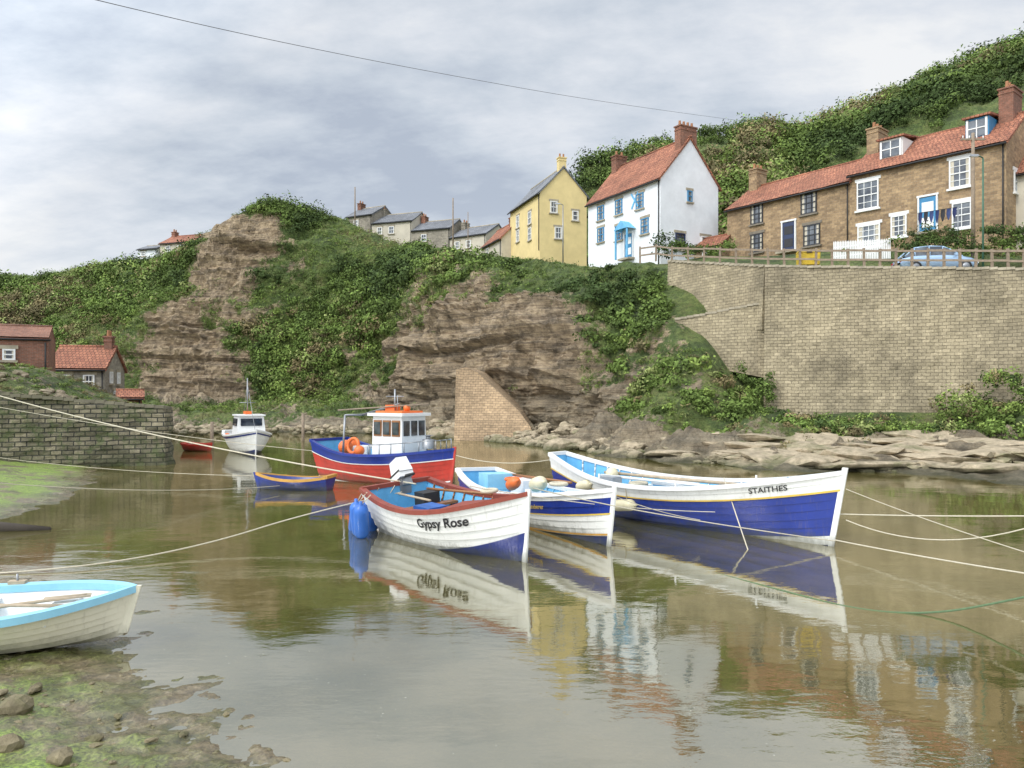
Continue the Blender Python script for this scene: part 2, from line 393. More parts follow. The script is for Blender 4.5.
Cc,Nn,ds,big=Cc[keep],Nn[keep],ds[keep],big[keep]
R=np.clip((.3+ .7*(ds-35)/50),.3,1.4)*rng.uniform(.35,1.45,len(Cc))*(1+.8*big)
PW=[.14,.22,.22,.16,.08,.06,.06,.06]
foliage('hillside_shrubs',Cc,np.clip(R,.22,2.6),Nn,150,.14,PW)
Cc,Nn,a,b=pick(X1,N1,V1,16000,(rowof(1.9),rowof(7.1)),.42)
Nn=np.where(Nn[:,1:2]>0,-Nn,Nn); px=pxof(Cc); ok=~((px>664)&(b>rowof(5.05)))&~((px>760)&(b>rowof(4.7)))&(Cc[:,2]>.5); Cc,Nn=Cc[ok],Nn[ok]
foliage('cliff_grass_tufts',Cc,rng.uniform(.15,.6,len(Cc))*np.clip(Cc[:,1]/60,.6,1.6),Nn,20,.15,[.03,.08,.16,.22,.2,.13,.1,.08],.6,asp=.3)
Cc,Nn,a,b=pick(X2,N2,V2,3300,(2,54),.3)
big=np.array([noise.fractal(Vector(c*.05),.8,2.1,3) for c in Cc]); kp=(big+rng.uniform(-.3,.3,len(Cc)))>-.25; Cc=Cc[kp]; big=big[kp]
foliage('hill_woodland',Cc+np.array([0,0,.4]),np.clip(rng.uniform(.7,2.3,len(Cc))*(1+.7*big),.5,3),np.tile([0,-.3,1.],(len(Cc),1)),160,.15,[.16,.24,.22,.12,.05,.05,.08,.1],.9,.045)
# ------------------------------------------------------------ rocks
def rocks(name,cs,rs,mat,seed=1,flat=1.):
    bm=bmesh.new(); bmesh.ops.create_icosphere(bm,subdivisions=2,radius=1); V=[v.co.copy() for v in bm.verts]; Fc=[[v.index for v in f.verts] for f in bm.faces]; bm.free()
    mb=MB()
    for i,(c,r) in enumerate(zip(cs,rs)):
        sx,sy,sz=random.uniform(.8,1.5),random.uniform(.7,1.2),random.uniform(.35,.75)*flat; R=Matrix.Rotation(random.uniform(0,6),3,'Z')@Matrix.Rotation(random.uniform(-.2,.2),3,'X')
        if flat<1: sx*=1.5
        off=Vector((i*3.1,seed,0)); vs=[]
        for v in V:
            k=1+.4*noise.noise(v*1.1+off)+.22*noise.noise(v*3+off)
            q=Vector((round(v.x*k*2.2)/2.2*.45+v.x*k*.55,v.y*k,round(v.z*k*2)/2*.5+v.z*k*.5))
            vs.append(Vector(c)+R@Vector((q.x*sx,q.y*sy,q.z*sz))*r)
        mb.add(vs,Fc,mat,False)
    return mb.make(name,uv=False)
def rockmat(name,c1,c2,wetz):
    k=NT(name); co=k.n('TexCoord').outputs['Object']; n=k.noise(co,2.5,7,.7)
    c=k.ramp(n,[(.3,c1),(.7,c2)]); z=k.n('SeparateXYZ',{0:co}).outputs[2]
    c=k.mix(k.ramp(k.noise(co,.6,6,.7),[(.5,0.),(.6,.6)]),c,(.10,.11,.035))
    c=k.mix(k.ramp(k.math('ADD',z,k.math('MULTIPLY',n,.4)),[(wetz,.9),(wetz+.4,0.)]),c,(.05,.055,.018))
    k.l(c,k.b.inputs['Base Color']); k.b.inputs['Roughness'].default_value=.85; k.bump(k.noise(co,8,6,.7),.8,.05); return k.m
rmat=rockmat('shore_rock',(.17,.14,.09),(.50,.41,.28),.2)
cs=[];rs=[]
xs_=sorted(DW); ys_=[DW[k] for k in xs_]
for i in range(560):
    px=random.choice([random.uniform(430,640),random.uniform(600,1100),random.uniform(430,1100)]); dw=float(np.interp(px,xs_,ys_))
    f=random.random()**1.5; D=dw-.3+f*7; p=P(px,395,D); p.z=.03+f*.9; r=random.uniform(.08,.36)*(1.7 if random.random()<.1 else 1)*(1.35 if px<640 else .8)
    cs.append(p);rs.append(r)
rocks('shore_boulders',cs,rs,rmat)
cs=[];rs=[]
for i in range(90):
    px=random.uniform(660,1110); dw=float(np.interp(px,xs_,ys_)); f=random.random()
    p=P(px,395,dw+.3+f*5.8); p.z=.1+f*1.0; cs.append(p); rs.append(random.uniform(.4,1.35))
rocks('rock_ledges',cs,rs,rmat,9,.38)
cs=[];rs=[]
for i in range(150):
    px=random.uniform(170,430); D=random.uniform(56,66); p=P(px,395,D); p.z=random.uniform(.1,.5); cs.append(p); rs.append(random.uniform(.15,.4))
rocks('beach_rocks',cs,rs,rmat,3)
# ------------------------------------------------------------ near bank / harbour bed
ey=np.array([-30,0,4,5.2,6.2,8.1,10.7,14,18,22,30,34]); ex=np.array([3,1.2,-.1,-.9,-1.9,-3.7,-6.0,-10,-12.2,-12.6,-16.2,-18])
def bank(x,y):
    e=np.interp(y,ey,ex)+.6*noise.noise(Vector((x*.5,y*.5,3)))+.35*noise.noise(Vector((x*1.7,y*1.7,1)))
    d=e-x
    if y<14: z=.035*d if d>0 else max(.045*d,-.5)
    else: z=.09*d if d>0 else max(.075*d,-.55)
    if d>1.4 and y<14: z+=.05*(d-1.4)
    z=z+.035*noise.fractal(Vector((x*1.1,y*1.1,0)),.8,2.1,4)+ (.03*noise.fractal(Vector((x*4,y*4,0)),.8,2.1,4) if y<14 else 0)
    if y>34: z=-.55
    return min(z,1.2)
xs=np.concatenate([np.linspace(-70,-24,24,endpoint=False),np.linspace(-24,-9,75,endpoint=False),np.linspace(-9,1,240,endpoint=False),np.linspace(1,14,50,endpoint=False),np.linspace(14,80,20)])
ys=np.concatenate([np.linspace(-30,3,20,endpoint=False),np.linspace(3,14,270,endpoint=False),np.linspace(14,36,90,endpoint=False),np.linspace(36,80,15)])
vs=[(x,y,bank(x,y)) for y in ys for x in xs]; nx=len(xs)
fs=[(j*nx+i,j*nx+i+1,(j+1)*nx+i+1,(j+1)*nx+i) for j in range(len(ys)-1) for i in range(nx-1)]
k=NT('wet_mud_with_weed'); co=k.n('TexCoord').outputs['Object']; z=k.n('SeparateXYZ',{0:co}).outputs[2]
n1=k.noise(co,.7,8,.72); n2=k.noise(co,5,7,.7); n3=k.noise(co,26,5,.75)
c=k.ramp(n2,[(.3,(.08,.062,.035)),(.55,(.19,.15,.085)),(.72,(.31,.26,.17))])
c=k.mix(k.ramp(n1,[(.44,0.),(.56,.8)]),c,k.ramp(n2,[(.35,(.045,.055,.014)),(.6,(.11,.12,.03))]))
al=k.math('MULTIPLY',k.ramp(z,[(.03,0.),(.12,1.)]),k.ramp(k.noise(co,1.1,8,.75),[(.42,0.),(.50,1.)]))
c=k.mix(al,c,k.ramp(n3,[(.35,(.06,.10,.014)),(.6,(.24,.33,.045))]))
c=k.mix(1.,c,k.ramp(n3,[(.32,.45),(.6,1.25)]),'MULTIPLY')
k.l(c,k.b.inputs['Base Color'])
k.l(k.ramp(k.math('ADD',z,k.math('MULTIPLY',n2,.14)),[(.07,.06),(.22,.7)]),k.b.inputs['Roughness'])
k.b.inputs['Specular IOR Level'].default_value=.8
k.bump(k.math('ADD',n2,k.math('MULTIPLY',n3,.5)),.7,.04)
me=bpy.data.meshes.new('mud_bank'); me.from_pydata(vs,[],fs); me.materials.append(k.m); me.polygons.foreach_set('use_smooth',[True]*len(fs)); link(bpy.data.objects.new('mud_bank',me))
mb=MB(); mb.add([(-3000,-3000,-1.6),(3000,-3000,-1.6),(3000,3000,-1.6),(-3000,3000,-1.6)],[(0,1,2,3)],M('ground_soil',(.12,.13,.06),.9,.3,.05)); mb.make('ground')
cs=[];rs=[]
for i in range(560):
    y=random.uniform(4.5,13); x=float(np.interp(y,ey,ex))-random.uniform(-.5,3.4)
    if y<11 and x>-9: cs.append(Vector((x,y,bank(x,y)-.004))); rs.append(random.uniform(.008,.032)*(2.2 if random.random()<.05 else 1))
for (px,py,r) in [(15,712,.17),(60,762,.09),(95,735,.06),(8,748,.12),(35,690,.07),(118,712,.04),(150,740,.035)]:
    D=2304/(py-HY)*.97; p=P(px,395,D); p.z=bank(p.x,p.y)+.03; cs.append(p); rs.append(r)
rocks('foreshore_pebbles',cs,rs,rockmat('pebble_rock',(.09,.075,.04),(.29,.24,.14),-.2),5)
# water
k=NT('harbour_water'); co=k.n('TexCoord').outputs['Object']
w1=k.noise(k.n('Mapping',{0:co,3:(.5,1.1,1)}).outputs[0],1.3,3,.5); w2=k.noise(k.n('Mapping',{0:co,3:(1,2.0,1)}).outputs[0],5,3,.6)
w3=k.noise(k.n('Mapping',{0:co,3:(1,1.6,1)}).outputs[0],16,2,.5)
hgt=k.math('ADD',k.math('ADD',w1,k.math('MULTIPLY',w2,.16)),k.math('MULTIPLY',w3,.03))
mod=k.ramp(k.noise(co,.18,4,.6),[(.38,.25),(.62,1.)])
bp=k.n('Bump',{'Height':k.math('MULTIPLY',hgt,mod),'Strength':.3,'Distance':.036})
murk=k.n('BsdfDiffuse',{'Color':k.ramp(k.noise(co,.22,7,.65),[(.38,(.12,.115,.03)),(.60,(.26,.215,.08))]),'Normal':bp.outputs[0]})
tr=k.n('BsdfTransparent',{'Color':(.86,.80,.50,1)})
under=k.n('MixShader',{0:.5,1:murk.outputs[0],2:tr.outputs[0]})
gl=k.n('BsdfGlossy',{'Color':(.97,.96,.91,1),'Roughness':.03,'Normal':bp.outputs[0]})
fr=k.n('Fresnel',{'IOR':1.6,'Normal':bp.outputs[0]}).outputs[0]
sh=k.n('MixShader',{0:k.math('ADD',k.math('MULTIPLY',fr,.5),.35,True),1:under.outputs[0],2:gl.outputs[0]})
foam=k.n('BsdfDiffuse',{'Color':(.5,.5,.42,1)})
sp=k.math('MULTIPLY',k.ramp(k.n('TexVoronoi',{'Vector':co,'Scale':9.}).outputs['Distance'],[(.04,1.),(.10,0.)]),k.ramp(k.noise(co,.7,5,.7),[(.47,0.),(.57,.75)]))
sh2=k.n('MixShader',{0:sp,1:sh.outputs[0],2:foam.outputs[0]})
k.l(sh2.outputs[0],k.out.inputs[0])
mb=MB(); mb.add([(-120,-40,0),(120,-40,0),(120,90,0),(-120,90,0)],[(0,1,2,3)],k.m); mb.make('water')
# ------------------------------------------------------------ walls
def ribbon(name,pts,thick,mat,batter=.06,amp=.05,cop=None):
    "pts (x,y,ztop,zbase)"
    q=[];pts=[np.array(p,float) for p in pts]
    for i in range(len(pts)-1):
        n=max(2,int(np.linalg.norm((pts[i+1]-pts[i])[:2])/.35))
        q+=[pts[i]+(pts[i+1]-pts[i])*j/n for j in range(n)]
    q.append(pts[-1]); n=len(q); nv=22; vs=[];uvs=[];L=0
    for i,p in enumerate(q):
        t=(q[min(i+1,n-1)]-q[max(i-1,0)])[:2]; t/=np.linalg.norm(t); nr=np.array([t[1],-t[0]])
        if i: L+=np.linalg.norm((q[i]-q[i-1])[:2])
        for j in range(nv+1):
            z=p[3]+(p[2]-p[3])*j/nv; off=batter*(p[2]-z)+amp*noise.noise(Vector((L*.5,z*.7,1)))+amp*.6*noise.noise(Vector((L*2.2,z*2.8,5)))
            vs.append((p[0]+nr[0]*off,p[1]+nr[1]*off,z)); uvs.append((L,z))
        vs.append((p[0]-nr[0]*thick,p[1]-nr[1]*thick,p[2])); uvs.append((L,p[2]+thick))
        vs.append((p[0]-nr[0]*thick,p[1]-nr[1]*thick,p[3])); uvs.append((L,p[2]+thick+p[2]-p[3]))
    m=nv+3; fs=[(i*m+j,(i+1)*m+j,(i+1)*m+j+1,i*m+j+1) for i in range(n-1) for j in range(m-1)]
    fs.append(tuple(range(m-1,-1,-1))); fs.append(tuple((n-1)*m+j for j in range(m)))
    me=bpy.data.meshes.new(name); me.from_pydata(vs,[],fs); me.materials.append(mat); ul=me.uv_layers.new(name='UVMap')
    for f in me.polygons:
        for li in f.loop_indices:
            vi=me.loops[li].vertex_index; ul.data[li].uv=uvs[vi]
            if len(f.vertices)>4: ul.data[li].uv=(vs[vi][1]+vs[vi][0],vs[vi][2])
    o=link(bpy.data.objects.new(name,me))
    if cop:
        mb=MB()
        for i in range(0,n-1):
            a,b=q[i],q[i+1]; d=b-a; l=np.linalg.norm(d[:2]); ang=math.atan2(d[1],d[0]); R=Matrix.Rotation(ang,3,'Z')
            t=d[:2]/l; nr=np.array([t[1],-t[0]]); c=(a+b)/2
            mb.box((c[0]-nr[0]*(.24),c[1]-nr[1]*.24,c[2]+.06+random.uniform(-.02,.02)),(l*.97,.6,.13),cop,R)
        mb.make('coping',o)
    return o
def wp(px,ytop,ybase,D):
    t=P(px,ytop,D); return (t.x,t.y,t.z,P(px,ybase,D).z)
copm=M('coping_stone',(.38,.33,.24),.85,.4,2)
main=[wp(px,wallTopY(px),yb,wallD(px)) for px,yb in ((765,420),(800,422),(850,423),(900,425),(940,426),(1024,428),(1130,432),(1250,434))]
ribbon('retaining_wall',main,1.0,stoneW,.07,.09,copm)
back=[wp(px,wallTopY(px),330,wallD(px)) for px in (668,684,700,720,740,764)]
ribbon('retaining_wall',back,.8,stoneW,.04,.05,copm)
low=[wp(675,320,368,47.3),wp(700,316,366,46.3),wp(735,309,372,45.1),wp(766,303,378,44.2)]
ribbon('terrace_wall',low,.7,stoneW,.04,.05,copm)
bt=empty('stone_buttress')
mb=MB(); D=52.0
fr_=[P(454,443,D-1.2),P(534,446,D-2.6),P(531,428,D-1.9),P(520,412,D-1.3),P(505,398,D-.8),P(490,384,D-.3),P(477,372,D),P(466,367,D+.3),P(456,370,D+.2),P(455,410,D-.4)]
bk=[v+Vector((.6,5,0)) for v in fr_]; n=len(fr_)
mb.add(fr_+bk,[tuple(range(n)),tuple(range(2*n-1,n-1,-1))]+[(i,n+i,n+(i+1)%n,(i+1)%n) for i in range(n)],stoneB); mb.make('masonry',bt)
mb=MB(); vs=[]
for px in (700,765,850,940,1024,1130,1250):
    for o_ in (1.0,5.2):
        D=wallD(px); p=P(px,wallTopY(px),D); vs.append((p.x+o_*.2,p.y+o_,p.z-.02+ (0 if o_<2 else .15)))
mb.add(vs,[(2*i,2*i+2,2*i+3,2*i+1) for i in range(6)],M('asphalt',(.06,.06,.06),.9)); mb.make('road')
mb=MB(); prev=None
for px in list(range(640,1200,16)):
    D=wallD(max(px,668))+.35 + (0 if px>=668 else (668-px)*.05); p=P(px,wallTopY(px),D); 
    if px<668: p.z=P(668,262,52).z+.3
    mb.box(p+Vector((0,0,.5)),(.11,.11,1.15+random.uniform(-.05,.05)),wood,Matrix.Rotation(random.uniform(-.04,.04),3,'Y'))
    if prev is not None:
        for h in (.45,.95): mb.box(((p+prev)/2+Vector((0,-.06,h+random.uniform(-.02,.02)))),((p-prev).length,.05,.11),wood,Matrix.Rotation(math.atan2(p.y-prev.y,p.x-prev.x),3,'Z')@Matrix.Rotation(-math.atan2(p.z-prev.z,(p-prev).xy.length),3,'Y'))
    prev=p
mb.make('wooden_fence')
# quay
qp=[(-48,27.5,3.5,-.5),(-34,29.5,3.4,-.5),(-20.7,31,3.0,-.5),(-17.5,32.2,2.65,-.5),(-14.95,33,2.4,-.5),(-14.95,33.6,2.35,-.5),(-17.4,38,2.2,-.5),(-23.2,50,1.8,-.5),(-26.2,56,1.6,-.5),(-30,64,1.2,-.5)]
ribbon('quay_wall',qp,1.0,stoneQ,.08,.22,M('quay_coping',(.2,.18,.125),.9,.4,2))
xs2=np.linspace(-90,-15.6,75);ys2=np.linspace(28,90,70)
def qz(x,y):
    xe=np.interp(y,[31,33,38,50,56,64,90],[-20,-16,-18.3,-24.1,-27,-31,-40]); 
    z=2.25+2.1*float(sm(-18.6,-24.6,x))*float(sm(31,35.5,y))*float(1-sm(40,44,y))+.15*noise.noise(Vector((x*.4,y*.4,0)))
    if y>55: z=min(z,2.25-.02*(y-55))
    if y<np.interp(x,[-48,-34,-20.7,-15],[28,30,31.4,33.4]) or x>xe: z=-.8
    return z
vs=[(x,y,qz(x,y)) for y in ys2 for x in xs2]
me=bpy.data.meshes.new('quay_ground'); me.from_pydata(vs,[],[(j*75+i,j*75+i+1,(j+1)*75+i+1,(j+1)*75+i) for j in range(69) for i in range(74)])
at=me.attributes.new('veg','FLOAT','POINT'); at.data.foreach_set('value',[.55]*len(vs)); me.materials.append(tmat); link(bpy.data.objects.new('quay_ground',me))
C=[];R=[]
for i in range(520):
    x=random.uniform(-34,-17.2); y=random.uniform(32.5,42); z=qz(x,y)
    if z>1: C.append((x,y,z)); R.append(random.uniform(.12,.36))
foliage('quay_grass',C,R,np.tile([0,-.3,1.],(len(C),1)),60,.10,PW,.5,asp=.3)
cs=[Vector((random.uniform(-30,-16.4),random.uniform(32,36.5),0)) for i in range(170)]
for c in cs: c.z=qz(c.x,c.y)+.0
cs=[c for c in cs if c.z>1]; rocks('quay_rubble',cs,[random.uniform(.1,.3) for c in cs],rockmat('rubble_rock',(.15,.12,.08),(.33,.27,.18),-2),8)
# ------------------------------------------------------------ houses
def house(name,A,B,W,eave,ridge,base,wall,roof,frame=wpaint,wins=(),gwins=(),chim=(),over=.25,base2=None,trim=None,doors=(),skew=0):
    A=Vector(A);B=Vector(B); L=(B-A).length; ang=math.atan2(B.y-A.y,B.x-A.x)
    e=empty(name,(A.x,A.y,0),ang); b=base-2.0
    mb=MB()
    mb.add([(0,0,b),(L,0,b),(L,W,b),(0,W,b),(0,0,eave),(L,0,eave),(L,W,eave),(0,W,eave),(0,W/2,ridge),(L,W/2,ridge)],
      [(0,1,5,4),(2,3,7,6),(1,2,6,9,5),(3,0,4,8,7)],wall); mb.make('walls',e)
    mb=MB(); th=.14; dz=(ridge-eave)/(W/2)
    nr=max(2,int(L/.9))
    for sg in (0,1):
        x0,x1=-over*.6,L+over*.6; vs=[]
        for i in range(nr+1):
            x=x0+(x1-x0)*i/nr; wv=.035*noise.noise(Vector((x*.8+A.x,sg*5,0)))*(1 if L>6 else .4)
            for j in range(6):
                f=j/5; y=(-over if sg==0 else W+over); y=y+(W/2-y)*f; z=(eave-over*dz+.06)+(ridge+.06-(eave-over*dz+.06))*f
                vs.append((x,y,z+th+wv-.05*math.sin(f*math.pi)*(L>6)))
        fs=[(i*6+j,(i+1)*6+j,(i+1)*6+j+1,i*6+j+1) for i in range(nr) for j in range(5)]
        if sg: fs=[f[::-1] for f in fs]
        mb.add(vs,fs,roof)
        y0=-over if sg==0 else W+over; z0=eave-over*dz
        vs=[(x0,y0,z0),(x1,y0,z0),(x1,W/2,ridge),(x0,W/2,ridge)]; vs+= [(x,y,z+th-.01) for x,y,z in vs]
        fs=[(0,3,2,1),(0,1,5,4),(1,2,6,5),(3,0,4,7)]
        if sg: fs=[f[::-1] for f in fs]
        mb.add(vs,fs,roof)
    mb.bar((-over*.6,W/2,ridge+.17),(L+over*.6,W/2,ridge+.17),.11,roof if roof!=slate else copm,8)
    mb.make('roof',e,)
    mb=MB()
    mb.bar((-.1,-over-.06,eave-over*dz+.05),(L+.1,-over-.06,eave-over*dz+.05),.06,dkblk)
    mb.bar((L-.15,-.08,eave-.1),(L-.15,-.08,base-.5),.045,dkblk)
    mb.make('gutter',e)
    mb=MB()
    def win(o,t,n,zc,w,h,nx,ny,fr,sill):
        def bx(u,v,du,dv,dp,th,m):
            c=o+t*u+n*dp; R=Matrix((t,-n,Vector((0,0,1)))).transposed()
            mb.box((c.x,c.y,zc+v),(du,th,dv),m,R)
        bx(0,0,w-.04,h-.04,.0,.05,glass)
        if random.random()<.75 : 
            cw=w*.17; bx(-w/2+cw/2+.06,0,cw,h-.12,.012,.04,cream); bx(w/2-cw/2-.06,0,cw,h-.12,.012,.04,cream)
        f=.085
        for u in (-w/2+f/2,w/2-f/2): bx(u,0,f,h,.045,.08,fr)
        for v in (-h/2+f/2,h/2-f/2,0): bx(0,v,w-2*f,f*(1 if v else .8),.042,.074,fr)
        for i in range(1,nx): bx(-w/2+w*i/nx,0,.04,h-2*f,.036,.06,fr)
        for i in range(1,ny):
            if abs(i/ny-.5)>.01: bx(0,-h/2+h*i/ny,w-2*f,.035,.033,.052,fr)
        bx(0,-h/2-.07,w+.24,.12,.07,.16,sill)
        bx(0,h/2+.11,w+.26,.2,.02,.06,sill)
    X=Vector((1,0,0));Y=Vector((0,1,0))
    for q in wins:
        fr=q[6] if len(q)>6 else frame; win(Vector((q[0],0,0)),X,-Y,q[1],q[2],q[3],q[4],q[5],fr,trim or copm)
    for q in gwins:
        fr=q[6] if len(q)>6 else frame; win(Vector((L,q[0],0)),Y,X,q[1],q[2],q[3],q[4],q[5],fr,trim or copm)
    if mb.v: mb.make('windows',e)
    if doors:
        mb=MB()
        for s,zb,w,h,m in doors:
            mb.box((s,-.02,zb+h/2),(w,.06,h),m); 
            for u in (-w/2-.05,w/2+.05): mb.box((s+u,-.04,zb+h/2),(.1,.12,h+.1),wpaint)
            mb.box((s,-.04,zb+h+.1),(w+.3,.14,.12),wpaint); mb.box((s,-.3,zb-.1),(w+.5,.6,.16),copm)
            for v in (.28,.72): mb.box((s,-.06,zb+h*v),(w*.7,.02,h*.28),frame if m!=frame else wpaint)
        mb.make('door',e)
    mb=MB()
    for (s,w,d,ztop,m) in chim:
        zb=ridge-.9; mb.box((s,W/2,(zb+ztop)/2),(w,d,ztop-zb),m); mb.box((s,W/2,ztop+.05),(w+.14,d+.14,.1),m); mb.box((s,W/2,ztop-.25),(w+.08,d+.08,.08),m)
        for i in range(max(2,int(d/.4))): 
            y=W/2-d/2+d*(i+.5)/max(2,int(d/.4)); mb.lathe([(.1,0),(.12,.05),(.09,.35),(.11,.4),(.07,.4)],(s,y,ztop+.1),lead,n=8)
    if mb.v: mb.make('chimney',e)
    return e,L
random.seed(3)
WL=9.76
def sfac(A,B,px):
    A=Vector(A);B=Vector(B);d=(B-A).normalized();k=(px-512)/F; return (k*A.y-A.x)/(d.x-k*d.y)
def zfac(A,B,px,py):
    s=sfac(A,B,px); D=A[1]+(Vector(B)-Vector(A)).normalized().y*s; return CH+(HY-py)/F*D
def W_(A,B,px,py,w,h,nx=2,ny=4,fr=None):
    t=(sfac(A,B,px),zfac(A,B,px,py),w,h,nx,ny); return t+((fr,) if fr else ())
A=(6.8,68.5);B=(11.6,60)
e,L=house('white_cottage',A,B,6.1,20,23.5,13.6,render_w,tile,frameB,
 [W_(A,B,p,q,.95,1.25,2,4) for p,q in ((601,213),(619,207),(640,201),(601,235),(619,233),(645,226))],
 [(3.0,18.9,.5,.9,1,2),(2.0,15.2,1.0,1.3,2,4,frameN),(4.7,15.2,1.0,1.3,2,4,wpaint)],
 [(WL-.5,.7,1.7,24.5,brick),(.5,.7,1.2,24.5,brick)],doors=[(sfac(A,B,629),14.3,1.,2.,frameB)])
mb=MB()
s=sfac(A,B,629)
mb.add([(s-.9,-.9,16.6),(s+.9,-.9,16.6),(s,-.9,17.3),(s-.9,0,16.6),(s+.9,0,16.6),(s,0,17.3)],[(0,1,2),(0,2,5,3),(1,4,5,2)],hLB)
mb.box((s-.75,-.8,15.4),(.12,.12,2.4),hLB);mb.box((s+.75,-.8,15.4),(.12,.12,2.4),hLB)
mb.make('porch',e)
mb=MB()
c=Vector((sfac(A,B,632)+.4,-.03,18.9))
for a_ in range(2): mb.box(c+Vector((0,-.01*a_,0)),(.14,.05,1.5),hLB,Matrix.Rotation(.6+a_*1.9,3,'Y'))
mb.make('wall_star',e)
A=(-.2,86.7);B=(2.84,78)
house('yellow_house',A,B,5.2,23.6,26.3,18.2,render_y,slate,wpaint,
 [W_(A,B,p,q,.9,1.3,2,2) for p,q in ((518,222),(530,218),(518,236),(530,234))],
 [(1.5,22.2,.8,1.2,2,2),(3.9,21.5,.7,1.0,1,2),(2.,19.6,.8,1.2,2,2)],[(8.7,.6,.8,27.4,render_y)])
house('red_roof_cottage',(-3.6,92),(-1.2,86),4,20.6,22.6,18,cream,tile,wpaint,[(2.,19.8,.8,.9,2,2)],[(2,19.8,.7,.9,2,2)],[(5,.5,.8,23.2,brick)])
sc=1.08
A=(15.7*sc,56*sc);B=(21.3*sc,48.4*sc);C_=(26.9*sc,41.8*sc)
e1=CH+13.7*sc; r1=CH+15.6*sc
g=12.2
blk=M('black_frame_paint',(.02,.02,.022),.4)
e,L1=house('stone_cottage',A,B,6.4,e1-.3,r1-.2,g+.6,stoneH,tile,blk,
 [W_(A,B,757,214,1.1,1.5,3,4),W_(A,B,809,203,1.25,1.55,3,4),W_(A,B,757,243,1.1,1.4,3,4),W_(A,B,812,235,1.3,1.5,3,4)],
 [],[(.5,.75,1.3,r1+1.2,stoneH)],doors=[(sfac(A,B,789),zfac(A,B,789,251),1.0,2.1,frameN)],trim=M('painted_lintel',(.2,.17,.13),.8))
e,L2=house('stone_terrace_house',B,C_,6.4,e1+.1,r1+.35,g-.4,stoneH,tile,wpaint,
 [W_(B,C_,868,195,1.45,1.9,3,4),W_(B,C_,960,173,1.2,1.75,2,4),W_(B,C_,869,236,1.5,1.5,4,4),W_(B,C_,899,226,1.0,1.4,2,4),W_(B,C_,962,215,1.1,1.6,2,4)],
 [(1.7,15.8,.9,1.3,2,2)],[(.4,.8,1.5,r1+1.7,stoneH),(8.6,.8,1.6,r1+2.0,brick)],trim=wpaint,doors=[(sfac(B,C_,928),zfac(B,C_,928,232),1.0,2.2,frameB)])
def dormer(par,s,W,eave,ridge,w,fm):
    mb=MB(); y=1.2; dz=(ridge-eave)/(W/2); z0=eave+y*dz; h=1.35
    mb.box((s,y+.9,z0+h/2-.1),(w,1.8,h+.2),fm); mb.box((s,y-.03,z0+h*.52),(w-.3,.06,h*.75),glass)
    mb.box((s,y-.07,z0+h*.52),(w-.3,.06,.06),wpaint); mb.box((s,y-.075,z0+h*.52),(.06,.07,h*.75),wpaint)
    for u in (-1,1): mb.box((s+u*(w/2-.12),y-.06,z0+h*.52),(.12,.1,h*.85),wpaint)
    mb.add([(s-w/2-.15,y-.25,z0+h),(s+w/2+.15,y-.25,z0+h),(s+w/2+.15,y+2.4,z0+h+.35),(s-w/2-.15,y+2.4,z0+h+.35),(s-w/2-.15,y-.25,z0+h+.12),(s+w/2+.15,y-.25,z0+h+.12),(s+w/2+.15,y+2.4,z0+h+.47),(s-w/2-.15,y+2.4,z0+h+.47)],
      [(0,3,2,1),(4,5,6,7),(0,1,5,4),(1,2,6,5),(3,0,4,7)],tile)
    mb.make('dormer',par)
dormer(e,sfac(B,C_,880)+.2,6.4,e1+.1,r1+.35,1.5,wpaint); dormer(e,sfac(B,C_,968)+.1,6.4,e1+.1,r1+.35,1.3,frameB)
house('neighbour_house',(C_[0]+.9,C_[1]+1.5),(C_[0]+6,C_[1]-4),6,e1-1.5,r1-1,g,cream,tile,wpaint,[(2,14.5,1,1.3,2,2)])
house('garden_shed',(14.6,61.5),(16.2,59.6),2.6,14.6,15.5,12.5,stoneH,tile,wpaint,[(1.2,14.0,.8,.6,2,1)])
for i,(pa,pb,yr,D0,D1,wm) in enumerate(((346,372,206,108,106,stoneG),(372,412,212,106,104,cream),(412,450,219,104,102,stoneG),(450,486,226,102,99,cream))):
    a_=P(pa,395,D0);b_=P(pb,395,D1); rz_=CH+(HY-yr)/F*D0; er=rz_-1.7
    house('slate_roof_house',a_.xy,b_.xy,6,er,rz_,er-4,wm,slate,wpaint,[(L_,er-1.0,.8,1.0,2,2) for L_ in ((1.2,3.0) if i%2 else (1.8,))],[(3,er-1,.7,.9,2,2)],[(.4,.6,1.1,rz_+.8,stoneG if i%2 else brick)],over=.15)
house('headland_cottage',P(160,395,113).xy,P(196,395,111).xy,5,25.2,26.6,22,cream,tile,wpaint,[(1.5,24.4,.8,.9,2,2),(3.6,24.4,.8,.9,2,2)],[],[(.5,.6,.8,27.3,brick)])
house('white_bungalow',P(138,395,114).xy,P(157,395,113).xy,4,24.5,25.3,22,render_w,slate,wpaint,[(1,23.9,.8,.7,2,2)])
house('brick_outbuilding',(-30.6,40.2),(-25.7,42.6),4.0,6.0,6.75,4.2,brick,brick,wpaint,[(3.6,5.2,.6,.6,1,1)],[],over=.02)
house('quayside_cottage',(-30.6,50.8),(-27.3,51.5),4.6,4.75,6.2,2.2,stoneG,tile,wpaint,[(1.0,3.9,.7,.9,2,2),(2.4,3.9,.7,.9,2,2)],[(1.3,4.2,.6,.8,2,2),(3.0,4.2,.6,.8,2,2),(2.2,2.9,.6,.8,2,2)],[(3.0,.5,.7,7.0,brick)])
house('quay_store',P(118,395,49.6).xy,P(142,395,50.2).xy,2.2,2.75,3.15,2.2,M('brown_boards',(.2,.1,.05),.8,.3),tile)
